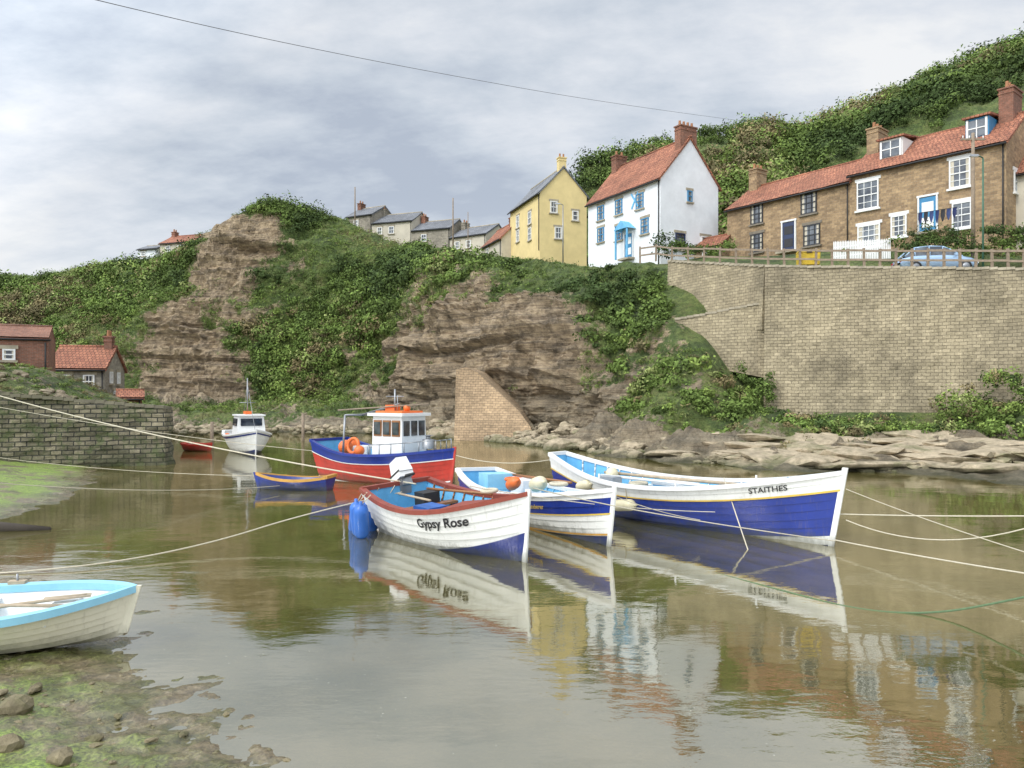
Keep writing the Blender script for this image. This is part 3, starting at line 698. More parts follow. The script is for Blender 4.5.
# ------------------------------------------------------------ street bits
def pole(name,px,ytop,ybot,D,r=.09,arm=None,m=wood):
    e=empty(name,P(px,ybot,D)); h=(ybot-ytop)/F*D; mb=MB(); mb.bar((0,0,-1),(0,0,h),r,m,8,r*.7)
    if arm=='lamp':
        mb.bar((0,0,h),(-.35,-.1,h+.12),.035,m); mb.box((-.55,-.12,h+.1),(.5,.2,.1),metal,taper=.7); mb.box((-.55,-.12,h+.04),(.36,.14,.03),wpaint)
    if arm=='tele':
        mb.box((0,0,h-.35),(1.3,.09,.09),m)
        for u in (-.55,-.2,.2,.55): mb.bar((u,0,h-.3),(u,0,h-.15),.03,wpaint)
    mb.make('post',e); return e
pole('telegraph_pole',973,133,266,42.0,.12,'tele'); pole('street_lamp',983,158,266,41.3,.06,'lamp',grn)
pole('telegraph_pole',453,198,250,92,.1); pole('street_lamp',563,205,255,70,.06,'lamp',metal)
pole('telegraph_pole',355,187,225,102,.1); pole('mast_pole',468,212,250,90,.06)
e=empty('grit_bin',P(808,267,wallD(808)+.9)); e.rotation_euler[2]=-.15
mb=MB(); mb.box((0,0,.45),(1.15,.6,.7),yel,taper=1.05); mb.box((0,0,.86),(1.25,.7,.14),yel,taper=.85); mb.box((0,-.36,.8),(.3,.03,.1),dkblk); mb.make('bin',e)
mb=MB(); a_=P(834,258,46.5); b_=P(890,256,44.5); n=34; ang=math.atan2(b_.y-a_.y,b_.x-a_.x); Rz=Matrix.Rotation(ang,3,'Z')
for i in range(n):
    p=a_.lerp(b_,i/(n-1)); mb.box(p+Vector((0,0,.4)),(.07,.03,1.1),wpaint,Rz); mb.box(p+Vector((0,0,.98)),(.05,.028,.1),wpaint,Rz,.2)
c=(a_+b_)/2
for h in (.2,.75): mb.box(c+Vector((0,.05,h)),((b_-a_).length,.04,.08),wpaint,Rz)
mb.make('picket_fence')
C=[];R=[]
for i in range(95):
    t=random.random(); px=903+t*150; p=P(px,random.uniform(232,258),43.2-t*3.0); C.append(p); R.append(random.uniform(.25,.6))
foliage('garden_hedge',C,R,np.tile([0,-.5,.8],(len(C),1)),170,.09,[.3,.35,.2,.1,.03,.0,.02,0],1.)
C=[];R=[]
for i in range(26):
    px=random.uniform(655,735); p=P(px,random.uniform(244,258),57); C.append(p);R.append(random.uniform(.3,.7))
for px,py,D,r in ((660,246,58,.9),(664,240,58,.7),(897,246,44.5,.6),(848,250,46.4,.4)): C.append(P(px,py,D));R.append(r)
foliage('garden_shrubs',C,R,np.tile([0,-.5,.8],(len(C),1)),130,.11,[.2,.3,.25,.15,.05,.03,.0,0],1.)
C=[];R=[]
for i in range(760):
    px=random.uniform(765,1130); D=wallD(px)-random.uniform(.3,5.0); tall=max(0,(px-930)/100); f=random.random()
    up=.5+.5*noise.noise(Vector((px*.03,0,0))); g0=432 if D>wallD(px)-2 else 441
    p=P(px,g0-f*(26*up+22*min(1.2,tall)*(wallD(px)-D<2.5)),D); C.append(p);R.append(random.uniform(.12,.48)*(1+.4*min(1,tall)))
for i in range(75):
    px=random.uniform(935,1130); D=wallD(px)-random.uniform(1.,3.5); p=P(px,random.uniform(372+max(0,1010-px)*.4,432),D); C.append(p);R.append(random.uniform(.25,.65))
for i in range(90):
    px=random.uniform(690,772); f=random.random(); D=44.0-f*3.0; p=P(px,372+f*45+random.uniform(-4,8),D); C.append(p);R.append(random.uniform(.2,.5))
foliage('wall_base_shrubs',C,R,np.tile([0,-.8,.6],(len(C),1)),100,.11,[.08,.14,.22,.24,.16,.06,.05,.05],.9,.25,.3)
mb=MB(); a_=P(918,213,45.2); b_=P(958,207,43.8); mb.bar(a_,b_,.012,dkblk)
cl=[M('navy_cloth',(.02,.03,.1),.9),M('dark_cloth',(.03,.03,.035),.9),M('blue_cloth',(.04,.06,.16),.9)]
for i in range(7):
    t0=(i+.1)/7.; t1=(i+.8)/7; p=a_.lerp(b_,t0); q=a_.lerp(b_,t1); h=random.uniform(.6,.95); dx=Vector((0,-.08*random.random(),0))
    mb.add([p,q,q+dx-Vector((.05,0,h*.6)),q-Vector((.12,0,h)),p-Vector((-.06,0,h*.97)),p-dx-Vector((0,0,h*.5))],[(0,1,2,3,4,5)],cl[i%3])
mb.bar(a_,a_-Vector((0,0,2.2)),.03,metal); mb.bar(b_,b_-Vector((0,0,2.2)),.03,metal)
mb.make('washing_line')
def car(loc,rz):
    e=empty('parked_car',loc,rz); paint=M('pale_blue_car_paint',(.36,.50,.66),.22,.05,3,0,.3)
    st=[(-2.0,.34,.60,.74),(-1.9,.26,.80,.80),(-1.4,.22,.90,.85),(-.6,.2,.93,.86),(.3,.2,.93,.86),(1.0,.2,.88,.85),(1.6,.22,.76,.81),(1.92,.3,.62,.74),(2.02,.36,.52,.62)]
    mb=MB(); vs=[]
    for x,zb,zt,w in st:
        vs+= [(x,-w*.9,zb),(x,-w,zb+.12),(x,-w,zt-.14),(x,-w*.93,zt),(x,0,zt+.03),(x,w*.93,zt),(x,w,zt-.14),(x,w,zb+.12),(x,w*.9,zb)]
    n=9; fs=[(i*n+j,(i+1)*n+j,(i+1)*n+(j+1)%n,i*n+(j+1)%n) for i in range(len(st)-1) for j in range(n)]+[tuple(range(n-1,-1,-1)),tuple((len(st)-1)*n+j for j in range(n))]
    mb.add(vs,fs,paint,True); mb.make('body',e)
    cb=[(-1.75,.92,.70,.92,.68),(-1.25,.93,.76,1.38,.56),(-.5,.93,.78,1.46,.58),(.2,.93,.78,1.43,.57),(.55,.92,.77,1.3,.56),(1.15,.88,.72,.9,.7)]
    mb=MB(); vs=[]
    for x,z0,w0,z1,w1 in cb: vs+=[(x,-w0,z0-.04),(x,-w1,z1),(x,w1,z1),(x,w0,z0-.04)]
    for i in range(len(cb)-1):
        a=i*4; b=a+4
        mb.add([vs[a],vs[b],vs[b+1],vs[a+1]],[(0,1,2,3)],glass); mb.add([vs[a+3],vs[b+3],vs[b+2],vs[a+2]],[(3,2,1,0)],glass)
        mb.add([vs[a+1],vs[b+1],vs[b+2],vs[a+2]],[(0,1,2,3)],paint if 0<i<3 else glass)
    for i in (1,2,3,5):
        for s_ in (-1,1):
            x,z0,w0,z1,w1=cb[i]; mb.bar((x,s_*(w0+.005),z0-.04),(x,s_*(w1+.005),z1),.035,paint)
    for i in range(len(cb)-1):
        for s_ in (-1,1): mb.bar((cb[i][0],s_*cb[i][4],cb[i][3]),(cb[i+1][0],s_*cb[i+1][4],cb[i+1][3]),.035,paint)
    mb.make('cabin',e)
    mb=MB()
    for x in (-1.25,1.28):
        for s_ in (-1,1):
            R=Matrix.Rotation(math.pi/2,3,'X'); mb.lathe([(.05,-.1),(.29,-.1),(.31,-.06),(.31,.06),(.29,.1),(.05,.1)],(x,s_*.78,.31),dkblk,R,18); mb.lathe([(.01,-.12),(.18,-.115),(.19,-.1)],(x,s_*.78,.31),metal,R,12); mb.lathe([(.01,.12),(.18,.115),(.19,.1)],(x,s_*.78,.31),metal,R,12)
    mb.make('wheels',e)
    mb=MB(); tl=M('tail_lamp_red',(.4,.01,.01),.3)
    for s_ in (-1,1): mb.box((1.93,s_*.55,.55),(.12,.28,.12),wpaint); mb.box((-1.95,s_*.62,.66),(.08,.2,.16),tl); mb.box((.75,s_*.92,.95),(.14,.16,.11),paint)
    mb.make('lamps',e)
p=P(934,269,42.1); car((p.x,p.y,P(934,248,42.1).z-1.46),-.12)
# ------------------------------------------------------------ boats
class Hull:
    def __init__(h,stern,bow,B,sheer,keel=-.35,bt=.7,tm=.42,be=2.2,rake=.25,srake=.1,full=.4,bowexp=1.0,keelbow=-.12):
        s=Vector(stern);b=Vector(bow);h.L=(b-s).length; h.loc=(s+b)/2; h.rz=math.atan2(b.y-s.y,b.x-s.x)
        h.B=B;h.sh=sheer;h.k=keel;h.bt=bt;h.tm=tm;h.be=be;h.rake=rake;h.sr=srake;h.full=full;h.bx=bowexp;h.kb=keelbow
    def s(h,t):
        a,m,b=h.sh; return m+(a-m)*((.4-t)/.4)**2 if t<.4 else m+(b-m)*((t-.4)/.6)**2
    def keel(h,t): return h.k+(h.kb-h.k)*t**5
    def b(h,t):
        if t<h.tm: r=h.bt+(1-h.bt)*math.sin(math.pi/2*t/h.tm)
        else: r=1-((t-h.tm)/(1-h.tm))**h.be
        return h.B/2*max(r,.012)
    def pt(h,t,w,off=0,side=-1):
        e=h.full+(h.bx-h.full)*t**3
        y=h.b(t)*max(w,0)**e+off; z=h.keel(t)+(h.s(t)-h.keel(t))*w
        x=-h.L/2+h.L*t+h.rake*(w-.4)*t**8-h.sr*w*(1-t)**8
        return Vector((x,side*y,z))
def build(h,name,strakes,inner,gun,floor=.42,gunw=(.05,.09),thw=(.2,.42,.62),deck=None,deckm=None,lap=.022,transom=None,stem=None,thm=None,rib=True,heel=0,floorm=None):
    e=empty(name,(h.loc.x,h.loc.y,0),h.rz); e.rotation_euler[0]=heel
    n=44; T=[(i/(n-1)) for i in range(n)]; T=[1-(1-t)**1.3 for t in T]
    mb=MB(); m=len(strakes)
    for side in (-1,1):
        for j,sm_ in enumerate(strakes):
            w0,w1=j/m,(j+1)/m; vs=[]
            for t in T:
                f=min(1,(1-t)*12)
                vs+=[h.pt(t,w0,lap*f,side),h.pt(t,w1,0,side),h.pt(t,w1,lap*f,side)]
            fs=[];
            for i in range(n-1):
                q=[(3*i,3*i+3,3*i+4,3*i+1)]
                fs+= q if side<0 else [x[::-1] for x in q]
            mb.add(vs,fs,sm_,True)
            if j<m-1:
                fs=[(3*i+1,3*i+4,3*i+5,3*i+2) for i in range(n-1)]
                mb.add(vs,fs if side<0 else [x[::-1] for x in fs],sm_)
    ws=[i/m for i in range(m+1)]
    tr_=[h.pt(0,w,0,-1) for w in ws]+[h.pt(0,w,0,1) for w in reversed(ws)]
    mb.add(tr_,[tuple(range(len(tr_)))],transom or strakes[-1])
    mb.add([v+Vector((.05,0,0)) for v in tr_],[tuple(reversed(range(len(tr_))))],inner)
    mb.make('hull',e,uv=False)
    mb=MB()
    th=.045
    wsI=[floor+(1-floor)*i/6 for i in range(7)]
    for side in (-1,1):
        vs=[]
        for t in T:
            for w in wsI:
                p=h.pt(t,w,-th,side); 
                if side*p.y<0: p.y=0
                vs.append(p)
        fs=[(i*7+j,i*7+j+1,(i+1)*7+j+1,(i+1)*7+j) for i in range(n-1) for j in range(6)]
        mb.add(vs,fs if side<0 else [f[::-1] for f in fs],inner,True)
    vs=[]
    for t in T:
        p=h.pt(t,floor,-th,-1); y=max(-p.y,.0); vs+=[(p.x,-y,p.z+.01),(p.x,y,p.z+.01)]
    mb.add(vs,[(2*i,2*i+2,2*i+3,2*i+1) for i in range(n-1)],floorm or inner)
    if rib:
        for i in range(int(h.L/.38)):
            t=.06+.86*i/(h.L/.38)
            for side in (-1,1):
                for j in range(6):
                    a=h.pt(t,wsI[j],-th-.02,side); b=h.pt(t,wsI[j+1],-th-.02,side)
                    if abs(a.y)>.1: mb.bar(a,b,.022,thm or inner,4)
    mb.make('lining',e,uv=False)
    mb=MB()
    def sweep(w,o,i_,up,dn,mt,t0=0,t1=1):
        for side in (-1,1):
            vs=[];cnt=0
            for t in T:
                if t<t0 or t>t1: continue
                p=h.pt(t,w,0,side); yo=abs(p.y)+o*min(1,(1-t)*14+.3); yi=max(abs(p.y)-i_,0); cnt+=1
                vs+=[(p.x,side*yo,p.z-dn),(p.x,side*yo,p.z+up),(p.x,side*yi,p.z+up),(p.x,side*yi,p.z-dn)]
            fs=[(4*q+r,4*q+4+r,4*q+4+(r+1)%4,4*q+(r+1)%4) for q in range(cnt-1) for r in range(4)]+[(3,2,1,0)]
            mb.add(vs,fs if side<0 else [f[::-1] for f in fs],mt)
    sweep(1,gunw[0],gunw[1],.035,.05,gun)
    p=h.pt(0,1); mb.box((p.x+.02,0,p.z+.0),(.12,abs(p.y)*2,.09),gun)
    sp=[h.pt(1,w) for w in np.linspace(.05,1.05,10)]
    vs=[]
    for p in sp: vs+=[(p.x-.06,-.03,p.z),(p.x+.045,-.018,p.z),(p.x+.045,.018,p.z),(p.x-.06,.03,p.z)]
    mb.add(vs,[(4*q+r,4*q+(r+1)%4,4*q+4+(r+1)%4,4*q+4+r) for q in range(9) for r in range(4)]+[(36,37,38,39)],stem or gun)
    mb.make('gunwale',e,uv=False)
    if thw:
        mb=MB()
        for t in thw:
            p=h.pt(t,.80,-.05); mb.box((p.x,0,p.z-.02),(.24,abs(p.y)*2,.05),thm or inner)
            for s_ in (-1,1): mb.box((p.x,s_*abs(p.y)*.5,p.z-.18),(.06,.06,.3),thm or inner)
        mb.make('thwarts',e,uv=False)
    if deck:
        mb=MB(); vs=[];c=0
        for t in T:
            if t<deck: continue
            p=h.pt(t,.96,-.03,-1); y=max(-p.y,.0); vs+=[(p.x,-y,p.z),(p.x,0,p.z+.1*min(1,y*1.5)),(p.x,y,p.z)]; c+=1
        mb.add(vs,[(3*i,3*i+3,3*i+4,3*i+1) for i in range(c-1)]+[(3*i+1,3*i+4,3*i+5,3*i+2) for i in range(c-1)],deckm)
        p=h.pt(deck,.96,-.04); q=h.pt(deck,floor,-.04)
        mb.add([(p.x,p.y,p.z),(p.x,-p.y,p.z),(p.x,-q.y,q.z),(p.x,q.y,q.z),(p.x,0,p.z+.1)],[(0,4,1,2,3)],deckm)
        mb.make('foredeck',e,uv=False)
    return e
def band(h,e,name,w0,w1,mat,off=.034,t0=0,fn=None):
    mb=MB()
    for side in (-1,1):
        vs=[];T=[t0+(1-t0)*i/50 for i in range(51)]
        for t in T:
            o=off*min(1,(1-t)*12+.25); a,b=(w0,w1) if fn is None else fn(t)
            for q in range(4): vs.append(h.pt(t,a+(b-a)*q/3,o,side))
        fs=[(4*i+q,4*i+4+q,4*i+5+q,4*i+1+q) for i in range(50) for q in range(3)]; mb.add(vs,fs if side<0 else [f[::-1] for f in fs],mat)
    mb.make(name,e,uv=False)
def lettering(h,e,txt,t0,w0,size,shear=0,mat=blacktxt,side=-1,bold=.02):
    cu=bpy.data.curves.new('t','FONT'); cu.body=txt; cu.size=1; cu.shear=shear; cu.offset=bold
    o=bpy.data.objects.new('t',cu); S.collection.objects.link(o); dg=bpy.context.evaluated_depsgraph_get(); dg.update()
    me=bpy.data.meshes.new_from_object(o.evaluated_get(dg)); bpy.data.objects.remove(o)
    bm=bmesh.new(); bm.from_mesh(me)
    for i in range(1,40):
        bmesh.ops.bisect_plane(bm,geom=bm.verts[:]+bm.edges[:]+bm.faces[:],plane_co=(i*.2,0,0),plane_no=(1,0,0))
    bm.to_mesh(me); bm.free()
    me.name='name_lettering'
    for v in me.vertices:
        t=t0+v.co.x*size/h.L; w=w0+v.co.y*size/(h.s(t)-h.keel(t)); v.co=h.pt(t,w,.036,side)
    me.materials.clear(); me.materials.append(mat); link(bpy.data.objects.new('name_lettering',me),e)
# --- Staithes coble
h=Hull((1.45,21.2),(6.4,15.15),2.25,(1.38,.9,1.5),-.35,.28,.45,2.1,.32,.25,.42,1.05,-.15)
e=build(h,'blue_coble',[hBd,hW,hB,hB,hB,hB,hB,hW,hW],hLB,wpaint,.42,thw=(.16,.3,.5,.68),deck=.86,deckm=hLB,transom=hB,stem=hW,thm=wpaint,heel=.02,floorm=M('boarded_sole',(.3,.45,.55),.6,.3))
band(h,e,'yellow_band',.768,.792,hY)
lettering(h,e,'STAITHES',.80,.86,.165,bold=.015)
mb=MB()
p=h.pt(.40,.5,.2); mb.fender((p.x,p.y,.42),.14,.7,fend,Matrix.Rotation(1.45,3,'Y')); p=h.pt(.22,.7,.16); mb.fender((p.x,p.y,.74),.13,.5,fend,Matrix.Rotation(1.3,3,'Y'))
q=h.pt(.4,.5,.2); mb.bar(h.pt(.42,1),(q.x+.1,q.y,.5),.012,ropeW); mb.bar(h.pt(.36,1),(q.x-.2,q.y,.48),.012,ropeW)
mb.make('fenders',e,uv=False)
mb=MB()
mb.bar((-2.6,.25,.95),(1.6,.35,.98),.04,oak,8); mb.bar((-2.4,-.1,.92),(1.9,-.15,.95),.035,wpaint,8); mb.box((1.9,-.15,.95),(.6,.16,.03),wpaint)
mb.box((-.3,.3,.62),(.9,.6,.42),hLB); mb.box((-.3,.3,.85),(.96,.66,.05),wpaint)
mb.torus((-1.3,.1,.7),.22,.05,ropeW); mb.torus((-1.3,.1,.78),.2,.05,ropeW); mb.torus((2.3,0,1.1),.16,.04,ropeW); mb.ball((-2.2,.1,.95),.17,fend); mb.box((-1.9,-.3,.8),(.5,.35,.3),M('grey_crate',(.3,.32,.34),.6))
for t in (.3,.6,.82): mb.bar(h.pt(t,1,.0),h.pt(t,1,.0)+Vector((0,0,.17)),.022,wpaint)
mb.make('gear',e,uv=False)
# --- Gypsy Rose
h=Hull((-2.5,17.2),(.28,13.72),2.1,(1.02,.82,1.27),-.3,.82,.42,2.8,.22,.08,.42,.92,-.1)
e=build(h,'white_coble',[hBd,hBd,hW,hW,hW,hW,hW,hW],hLB,hRd,.46,thw=(.22,.42),deck=.58,deckm=hRd,transom=hW,stem=hW,thm=varn,lap=.03,heel=.07)
band(h,e,'blue_boot_top',0,0,hBd,.034,.3,lambda t:(.1,.22+.26*((t-.3)/.7)**1.2))
lettering(h,e,'Gypsy Rose',.52,.72,.26,.35,bold=.024)
mb=MB()
x0=-h.L/2
Rm=Matrix.Rotation(-.5,3,'Y')
mb.box((x0-.2,.2,1.36),(.44,.34,.34),wpaint,Rm,.8); mb.box((x0-.13,.2,1.14),(.46,.36,.14),wpaint,Rm); mb.box((x0-.16,.2,1.21),(.47,.37,.04),dkblk,Rm); mb.box((x0-.05,.2,1.0),(.3,.26,.16),metal,Rm)
mb.bar((x0-.18,.2,1.0),(x0-.5,.2,.15),.085,dkblk,8,.06); mb.lathe([(.04,-.15),(.07,-.05),(.07,.1),(.03,.2)],(x0-.55,.2,.1),dkblk,Matrix.Rotation(1.2,3,'Y')); mb.box((x0-.04,.2,.95),(.12,.28,.34),metal); mb.bar((x0-.1,.2,1.15),(x0+.55,.1,1.28),.035,dkblk); mb.box((x0-.46,.2,.42),(.3,.2,.03),dkblk)
for a_ in range(3):
    R=Matrix.Rotation(a_*2.09,3,'X'); mb.box(Vector((x0-.74,.2,.06))+R@Vector((0,0,.09)),(.02,.08,.15),metal,R)
mb.make('outboard_motor',e,uv=False)
mb=MB()
for (x,y,z,t_) in ((x0-.2,-.62,.38,.2),(x0+.12,-1.08,.42,.15),(x0-.15,-.25,.34,-.1),(x0+.5,-1.2,.44,.3),(x0-.42,-.85,.32,.55)):
    mb.fender((x,y,z),.16,.8,fendb,Matrix.Rotation(t_,3,'Y')@Matrix.Rotation(.12,3,'X')); mb.bar((x+.06,y,z+.36),(x+.2,y+.15,1.0),.012,ropeW)
mb.make('fenders',e,uv=False)
mb=MB(); mb.torus((-1.2,.2,.55),.25,.05,ropeW); mb.box((-.6,-.2,.6),(.6,.45,.3),M('blue_crate',(.03,.12,.4),.5)); mb.box((-1.5,.3,.7),(.4,.4,.35),dkblk); mb.bar((-1.8,.5,.88),(.6,.5,1.0),.03,varn); mb.bar((-1.7,-.3,.9),(-.1,-.5,.95),.025,oak)
mb.torus((1.2,0,1.2),.14,.035,ropeW); mb.make('gear',e,uv=False)
# --- middle boat
h=Hull((-.95,21.2),(1.95,15.15),2.0,(.95,.72,1.15),-.3,.6,.42,2.2,.18,.1,.42,1.0,-.1)
e=build(h,'blue_and_white_coble',[hBd,hBd,hW,hW,hW,hB,hB,hW],hLB,wpaint,.46,thw=(.2,.4,.58),deck=.74,deckm=wpaint,transom=hB,stem=hW,thm=hLB2,heel=-.02)
band(h,e,'yellow_band',.60,.625,hY); band(h,e,'boot_stripe',.26,.29,hO)
lettering(h,e,'Wanderer',.66,.72,.14,.1,M('gold_lettering',(.6,.42,.1),.4,0,4,0))
mb=MB(); mb.fender((.5,-.15,.95),.17,.55,fend,Matrix.Rotation(1.3,3,'Y')); mb.fender((-.5,-.3,.86),.15,.5,orange,Matrix.Rotation(1.2,3,'Y')); mb.torus((-1.5,.2,.85),.2,.05,orange)
p=h.pt(.55,.9,.15); mb.fender((p.x,p.y,.55),.1,.45,wpaint); mb.box((-1.0,.3,.7),(.7,.5,.4),wpaint); mb.box((-2.2,0,.75),(.6,.7,.4),hLB2); mb.torus((1.2,0,1.02),.18,.04,ropeW)
mb.bar((-2.6,.4,.9),(.9,.5,1.0),.035,varn); mb.make('gear',e,uv=False)
# --- red fishing boat
h=Hull((-6.6,28.2),(-1.95,25.0),2.5,(1.38,.98,1.25),-.4,.72,.45,2.6,.2,.15,.36,.8,-.2)
e=build(h,'red_fishing_boat',[hBd,hBd,hR,hR,hR,hR,hR,hB,hB],hLB,hB,.5,thw=(),deck=.74,deckm=hLB,transom=hB,stem=hR,lap=.02,thm=wpaint)
band(h,e,'sheer_line',.765,.787,wpaint); band(h,e,'boot_line',.255,.285,wpaint)
mb=MB(); cx=.5; 
mb.box((cx,0,1.45),(1.4,1.25,1.7),wpaint,None,.94)
mb.box((cx,0,2.34),(1.6,1.45,.1),wpaint); mb.box((cx,0,2.42),(1.2,1.05,.08),orange)
for x in (-.42,0,.42):
    for s_ in (-1,1): mb.box((cx+x,s_*.61,1.88),(.36,.03,.54),varn)
for y in (-.38,0,.38):
    for s_ in (-1,1): mb.box((cx+s_*.67,y,1.88),(.06,.28,.5),glass)
mb.make('wheelhouse',e,uv=False)
mb=MB()
for x in (-.42,0,.42):
    for s_ in (-1,1): mb.box((cx+x,s_*.635,1.88),(.28,.03,.42),glass)
mb.bar((cx-.2,0,2.4),(cx-.2,0,3.2),.035,metal); mb.bar((cx-.6,0,2.95),(cx+.2,0,2.95),.02,metal); mb.box((cx-.4,.1,2.56),(.42,.3,.2),orange); mb.ball((cx+.35,0,2.55),.12,orange)
mb.bar((cx+.2,-.3,2.4),(cx+.2,-.3,3.0),.015,metal)
for s_ in (-1,1): mb.bar((-1.3,s_*.9,.9),(-1.3,s_*.8,2.3),.04,metal)
mb.bar((-1.3,-.8,2.3),(-1.3,.8,2.3),.04,metal); mb.bar((-1.3,0,2.3),(cx,0,2.7),.03,metal); mb.bar((-2.3,-.2,2.45),(1.8,.0,2.7),.03,wood)
mb.torus((-.95,-.75,1.25),.25,.06,orange,Matrix.Rotation(1.4,3,'X')); mb.ball((-1.7,-.4,1.15),.26,orange); mb.ball((-2.0,.2,1.2),.24,orange); mb.ball((-.55,-.85,1.1),.18,orange)
mb.box((-1.4,.3,.95),(.7,.6,.45),wpaint); mb.box((-.7,.3,.9),(.4,.5,.4),hLB); mb.lathe([(.2,0),(.2,.3),(.08,.32),(.08,.42),(.2,.44)],(1.8,0,1.22),metal)
for i in range(6):
    t=.55+.075*i
    for s_ in (-1,1): p=h.pt(t,1,0,s_); mb.bar(p,p+Vector((0,0,.35)),.018,metal,5)
for i in range(5):
    for s_ in (-1,1): mb.bar(h.pt(.55+.075*i,1,0,s_)+Vector((0,0,.35)),h.pt(.625+.075*i,1,0,s_)+Vector((0,0,.35)),.018,metal,5)
mb.make('deck_gear',e,uv=False)
# --- small blue rowing boat
h=Hull((-5.75,24.2),(-8.15,24.6),1.1,(.44,.34,.5),-.15,.75,.4,2.3,.15,.05,.42,1,-.05)
build(h,'blue_rowing_boat',[hBd,hBd,hBd,hB],hBd,hO,.5,gunw=(.015,.04),thw=(.3,.6),lap=.012,rib=False,stem=hB,thm=varn)
# --- white cabin boat
h=Hull((-15.0,42.5),(-12.8,38.4),2.3,(1.05,.9,1.25),-.3,.8,.42,2.4,.3,.05,.36,.9,-.1)
e=build(h,'white_cabin_boat',[hBd,hBd,hW,hW,hW,hW,hW],wpaint,wpaint,.5,thw=(.15,),deck=.62,deckm=wpaint,lap=.01,stem=wpaint)
band(h,e,'rubbing_strip',.86,.91,hBd)
mb=MB(); mb.box((.2,0,1.4),(1.7,1.45,1.05),wpaint,None,.86); mb.box((.2,0,1.95),(1.7,1.4,.07),wpaint)
for s_ in (-1,1): mb.box((.2,s_*.68,1.6),(1.2,.05,.38),glass,Matrix.Rotation(s_*.1,3,'X'))
mb.box((1.0,0,1.6),(.07,1.05,.38),glass); mb.bar((-.2,0,1.8),(-.2,0,3.9),.035,metal); mb.bar((-.2,0,3.6),(-1.8,0,1.3),.012,metal); mb.bar((-.2,0,3.6),(2.1,0,1.2),.012,metal); mb.bar((-.2,-.4,2.6),(-.2,.4,2.6),.02,metal)
mb.box((-1.4,0,1.1),(.35,.35,.4),dkblk); mb.ball((-1,-.9,.8),.18,orange); mb.box((-.2,0,2.07),(.8,.3,.15),orange); mb.make('cabin',e,uv=False)
h=Hull((-17.6,41.6),(-16.0,40.8),1.0,(.4,.35,.45),-.12,.75,.4,2.3,.1,.05,.4,1,-.05)
build(h,'red_tender',[hR,hR,hR],wpaint,hR,.5,thw=(.4,),lap=.01,rib=False)
# --- foreground dinghy
h=Hull((-7.7,8.75),(-4.56,9.15),1.5,(.58,.52,.68),-.02,.8,.42,3.0,.16,.04,.36,.62,.12)
e=build(h,'rowing_dinghy',[hC]*7,wpaint,hLB2,.26,(.05,.09),thw=(.12,.42,.74),lap=.018,thm=wpaint,rib=False,stem=hC,transom=hC,floorm=hLB2,heel=.05)
e.location.z=.03
band(h,e,'blue_sheer_strake',.93,.985,hLB2,.02)
mb=MB(); mb.bar((-.2,-.1,.49),(1.0,.3,.52),.022,oak,8); mb.box((.8,.25,.52),(.5,.12,.02),oak,Matrix.Rotation(.28,3,'Z')); mb.bar((-.4,.2,.48),(.9,-.1,.52),.022,oak,8)
for s_ in (-1,1): p=h.pt(.5,1,0,s_); mb.box(p+Vector((0,0,.05)),(.2,.08,.05),oak); mb.bar(p,p+Vector((0,0,.16)),.014,metal)
mb.torus((.75,0,.2),.12,.02,ropeW); mb.make('oars',e,uv=False)
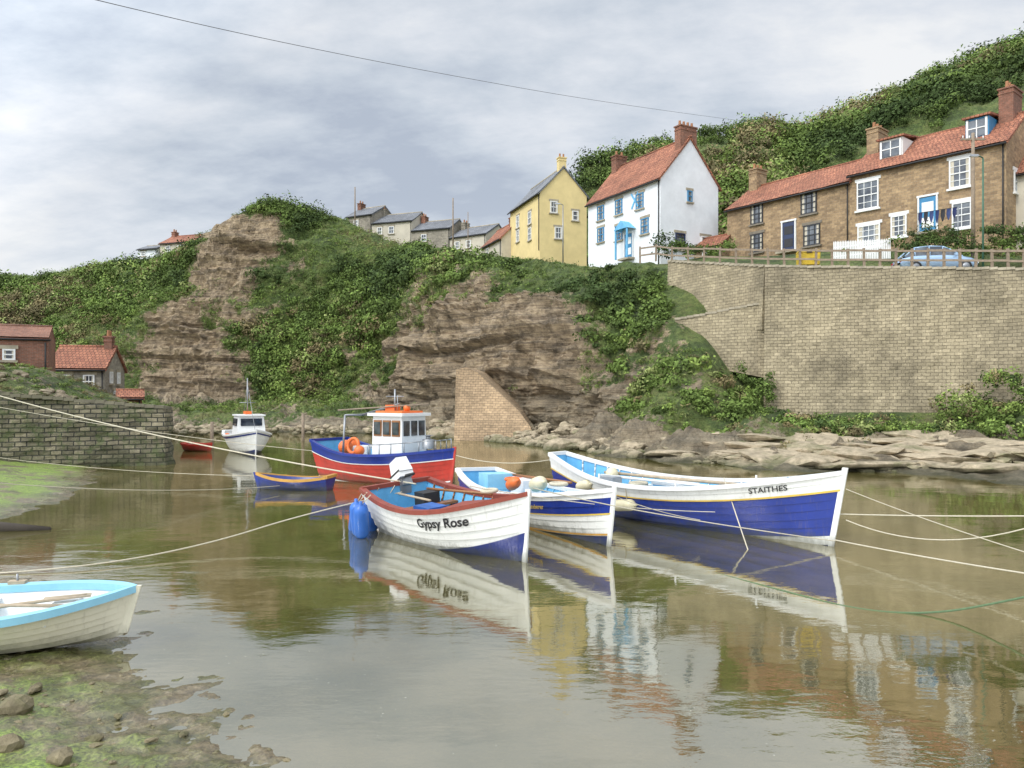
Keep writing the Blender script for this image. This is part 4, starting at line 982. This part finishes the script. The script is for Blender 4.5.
# ------------------------------------------------------------ ropes, cable
def rope(name,pts,r,m,sag=0):
    cu=bpy.data.curves.new(name,'CURVE'); cu.dimensions='3D'; cu.bevel_depth=r; cu.bevel_resolution=2
    if len(pts)==2:
        a,b=Vector(pts[0]),Vector(pts[1]); pts=[a.lerp(b,i/16)-Vector((0,0,sag*4*(i/16)*(1-i/16))) for i in range(17)]; kind='POLY'
    else: kind='NURBS'
    sp=cu.splines.new(kind); sp.points.add(len(pts)-1)
    for i,p in enumerate(pts): sp.points[i].co=(*p,1)
    if kind=='NURBS': sp.order_u=3; sp.use_endpoint_u=True
    cu.materials.append(m); return link(bpy.data.objects.new(name,cu))
R_='mooring_rope'
rope(R_,[P(-60,378,26),P(416,484,17.0)],.017,ropeW,.25)
rope(R_,[P(-60,478,16),P(330,480,26)],.008,ropeW,.3)
rope(R_,[P(-80,392,27),P(325,452,28.0)],.010,ropeW,.2)
rope(R_,[P(-40,575,12.8),P(60,571,12.9),P(200,547,14.6),P(310,512,16.5),P(402,492,17.2)],.013,ropeW)
rope(R_,[P(-20,455,30),P(255,476,24.8)],.008,ropeW,.15)
rope(R_,[P(838,514,15.2),P(1100,515,13.5)],.012,ropeW,.03)
rope(R_,[P(846,489,15.0),P(1090,572,9.5)],.007,ropeW,.05)
rope(R_,[P(835,540,15),P(1090,583,10.5)],.012,ropeW,.03)
rope(R_,[P(846,520,15),P(1100,500,12)],.010,ropeW,.5)
rope(R_,[P(533,488,13.7),P(640,515,14.4),P(835,541,15.1)],.010,ropeW)
rope(R_,[P(470,486,15),P(715,512,15.8)],.008,ropeW,.1)
rope(R_,[P(724,478,17),P(735,512,15.9),P(748,550,14.9)],.012,ropeW)
rope(R_,[P(614,496,15.2),P(700,520,16)],.008,ropeW,.05)
rope('green_mooring_rope',[P(715,573,13),P(780,590,11.8),P(860,611,10.7),P(930,614,10.5),P(990,605,10.2),P(1080,585,9.6)],.015,ropeG)
rope(R_,[P(455,455,25),P(560,458,21.5)],.011,ropeW,.2)
rope('overhead_cable',[P(40,-14,22),P(95,0,25),P(250,36,32),P(420,70,42),P(600,102,58),P(765,124,100),P(800,130,118)],.013,M('grey_cable',(.14,.14,.15),.6))
mb=MB(); mb.bar(P(-20,526,16.9),P(50,530,17.1),.14,M('dark_driftwood',(.05,.04,.03),.9),8,.07); mb.make('driftwood_log',uv=False)
for px,D,h_ in ((212,43,1.5),(303,50,1.8),(420,48,1.6)):
    mb=MB(); p=P(px,395,D); mb.bar((p.x,p.y,-.5),(p.x,p.y,h_),.1,wood,8); mb.make('mooring_post',uv=False)
print('done')
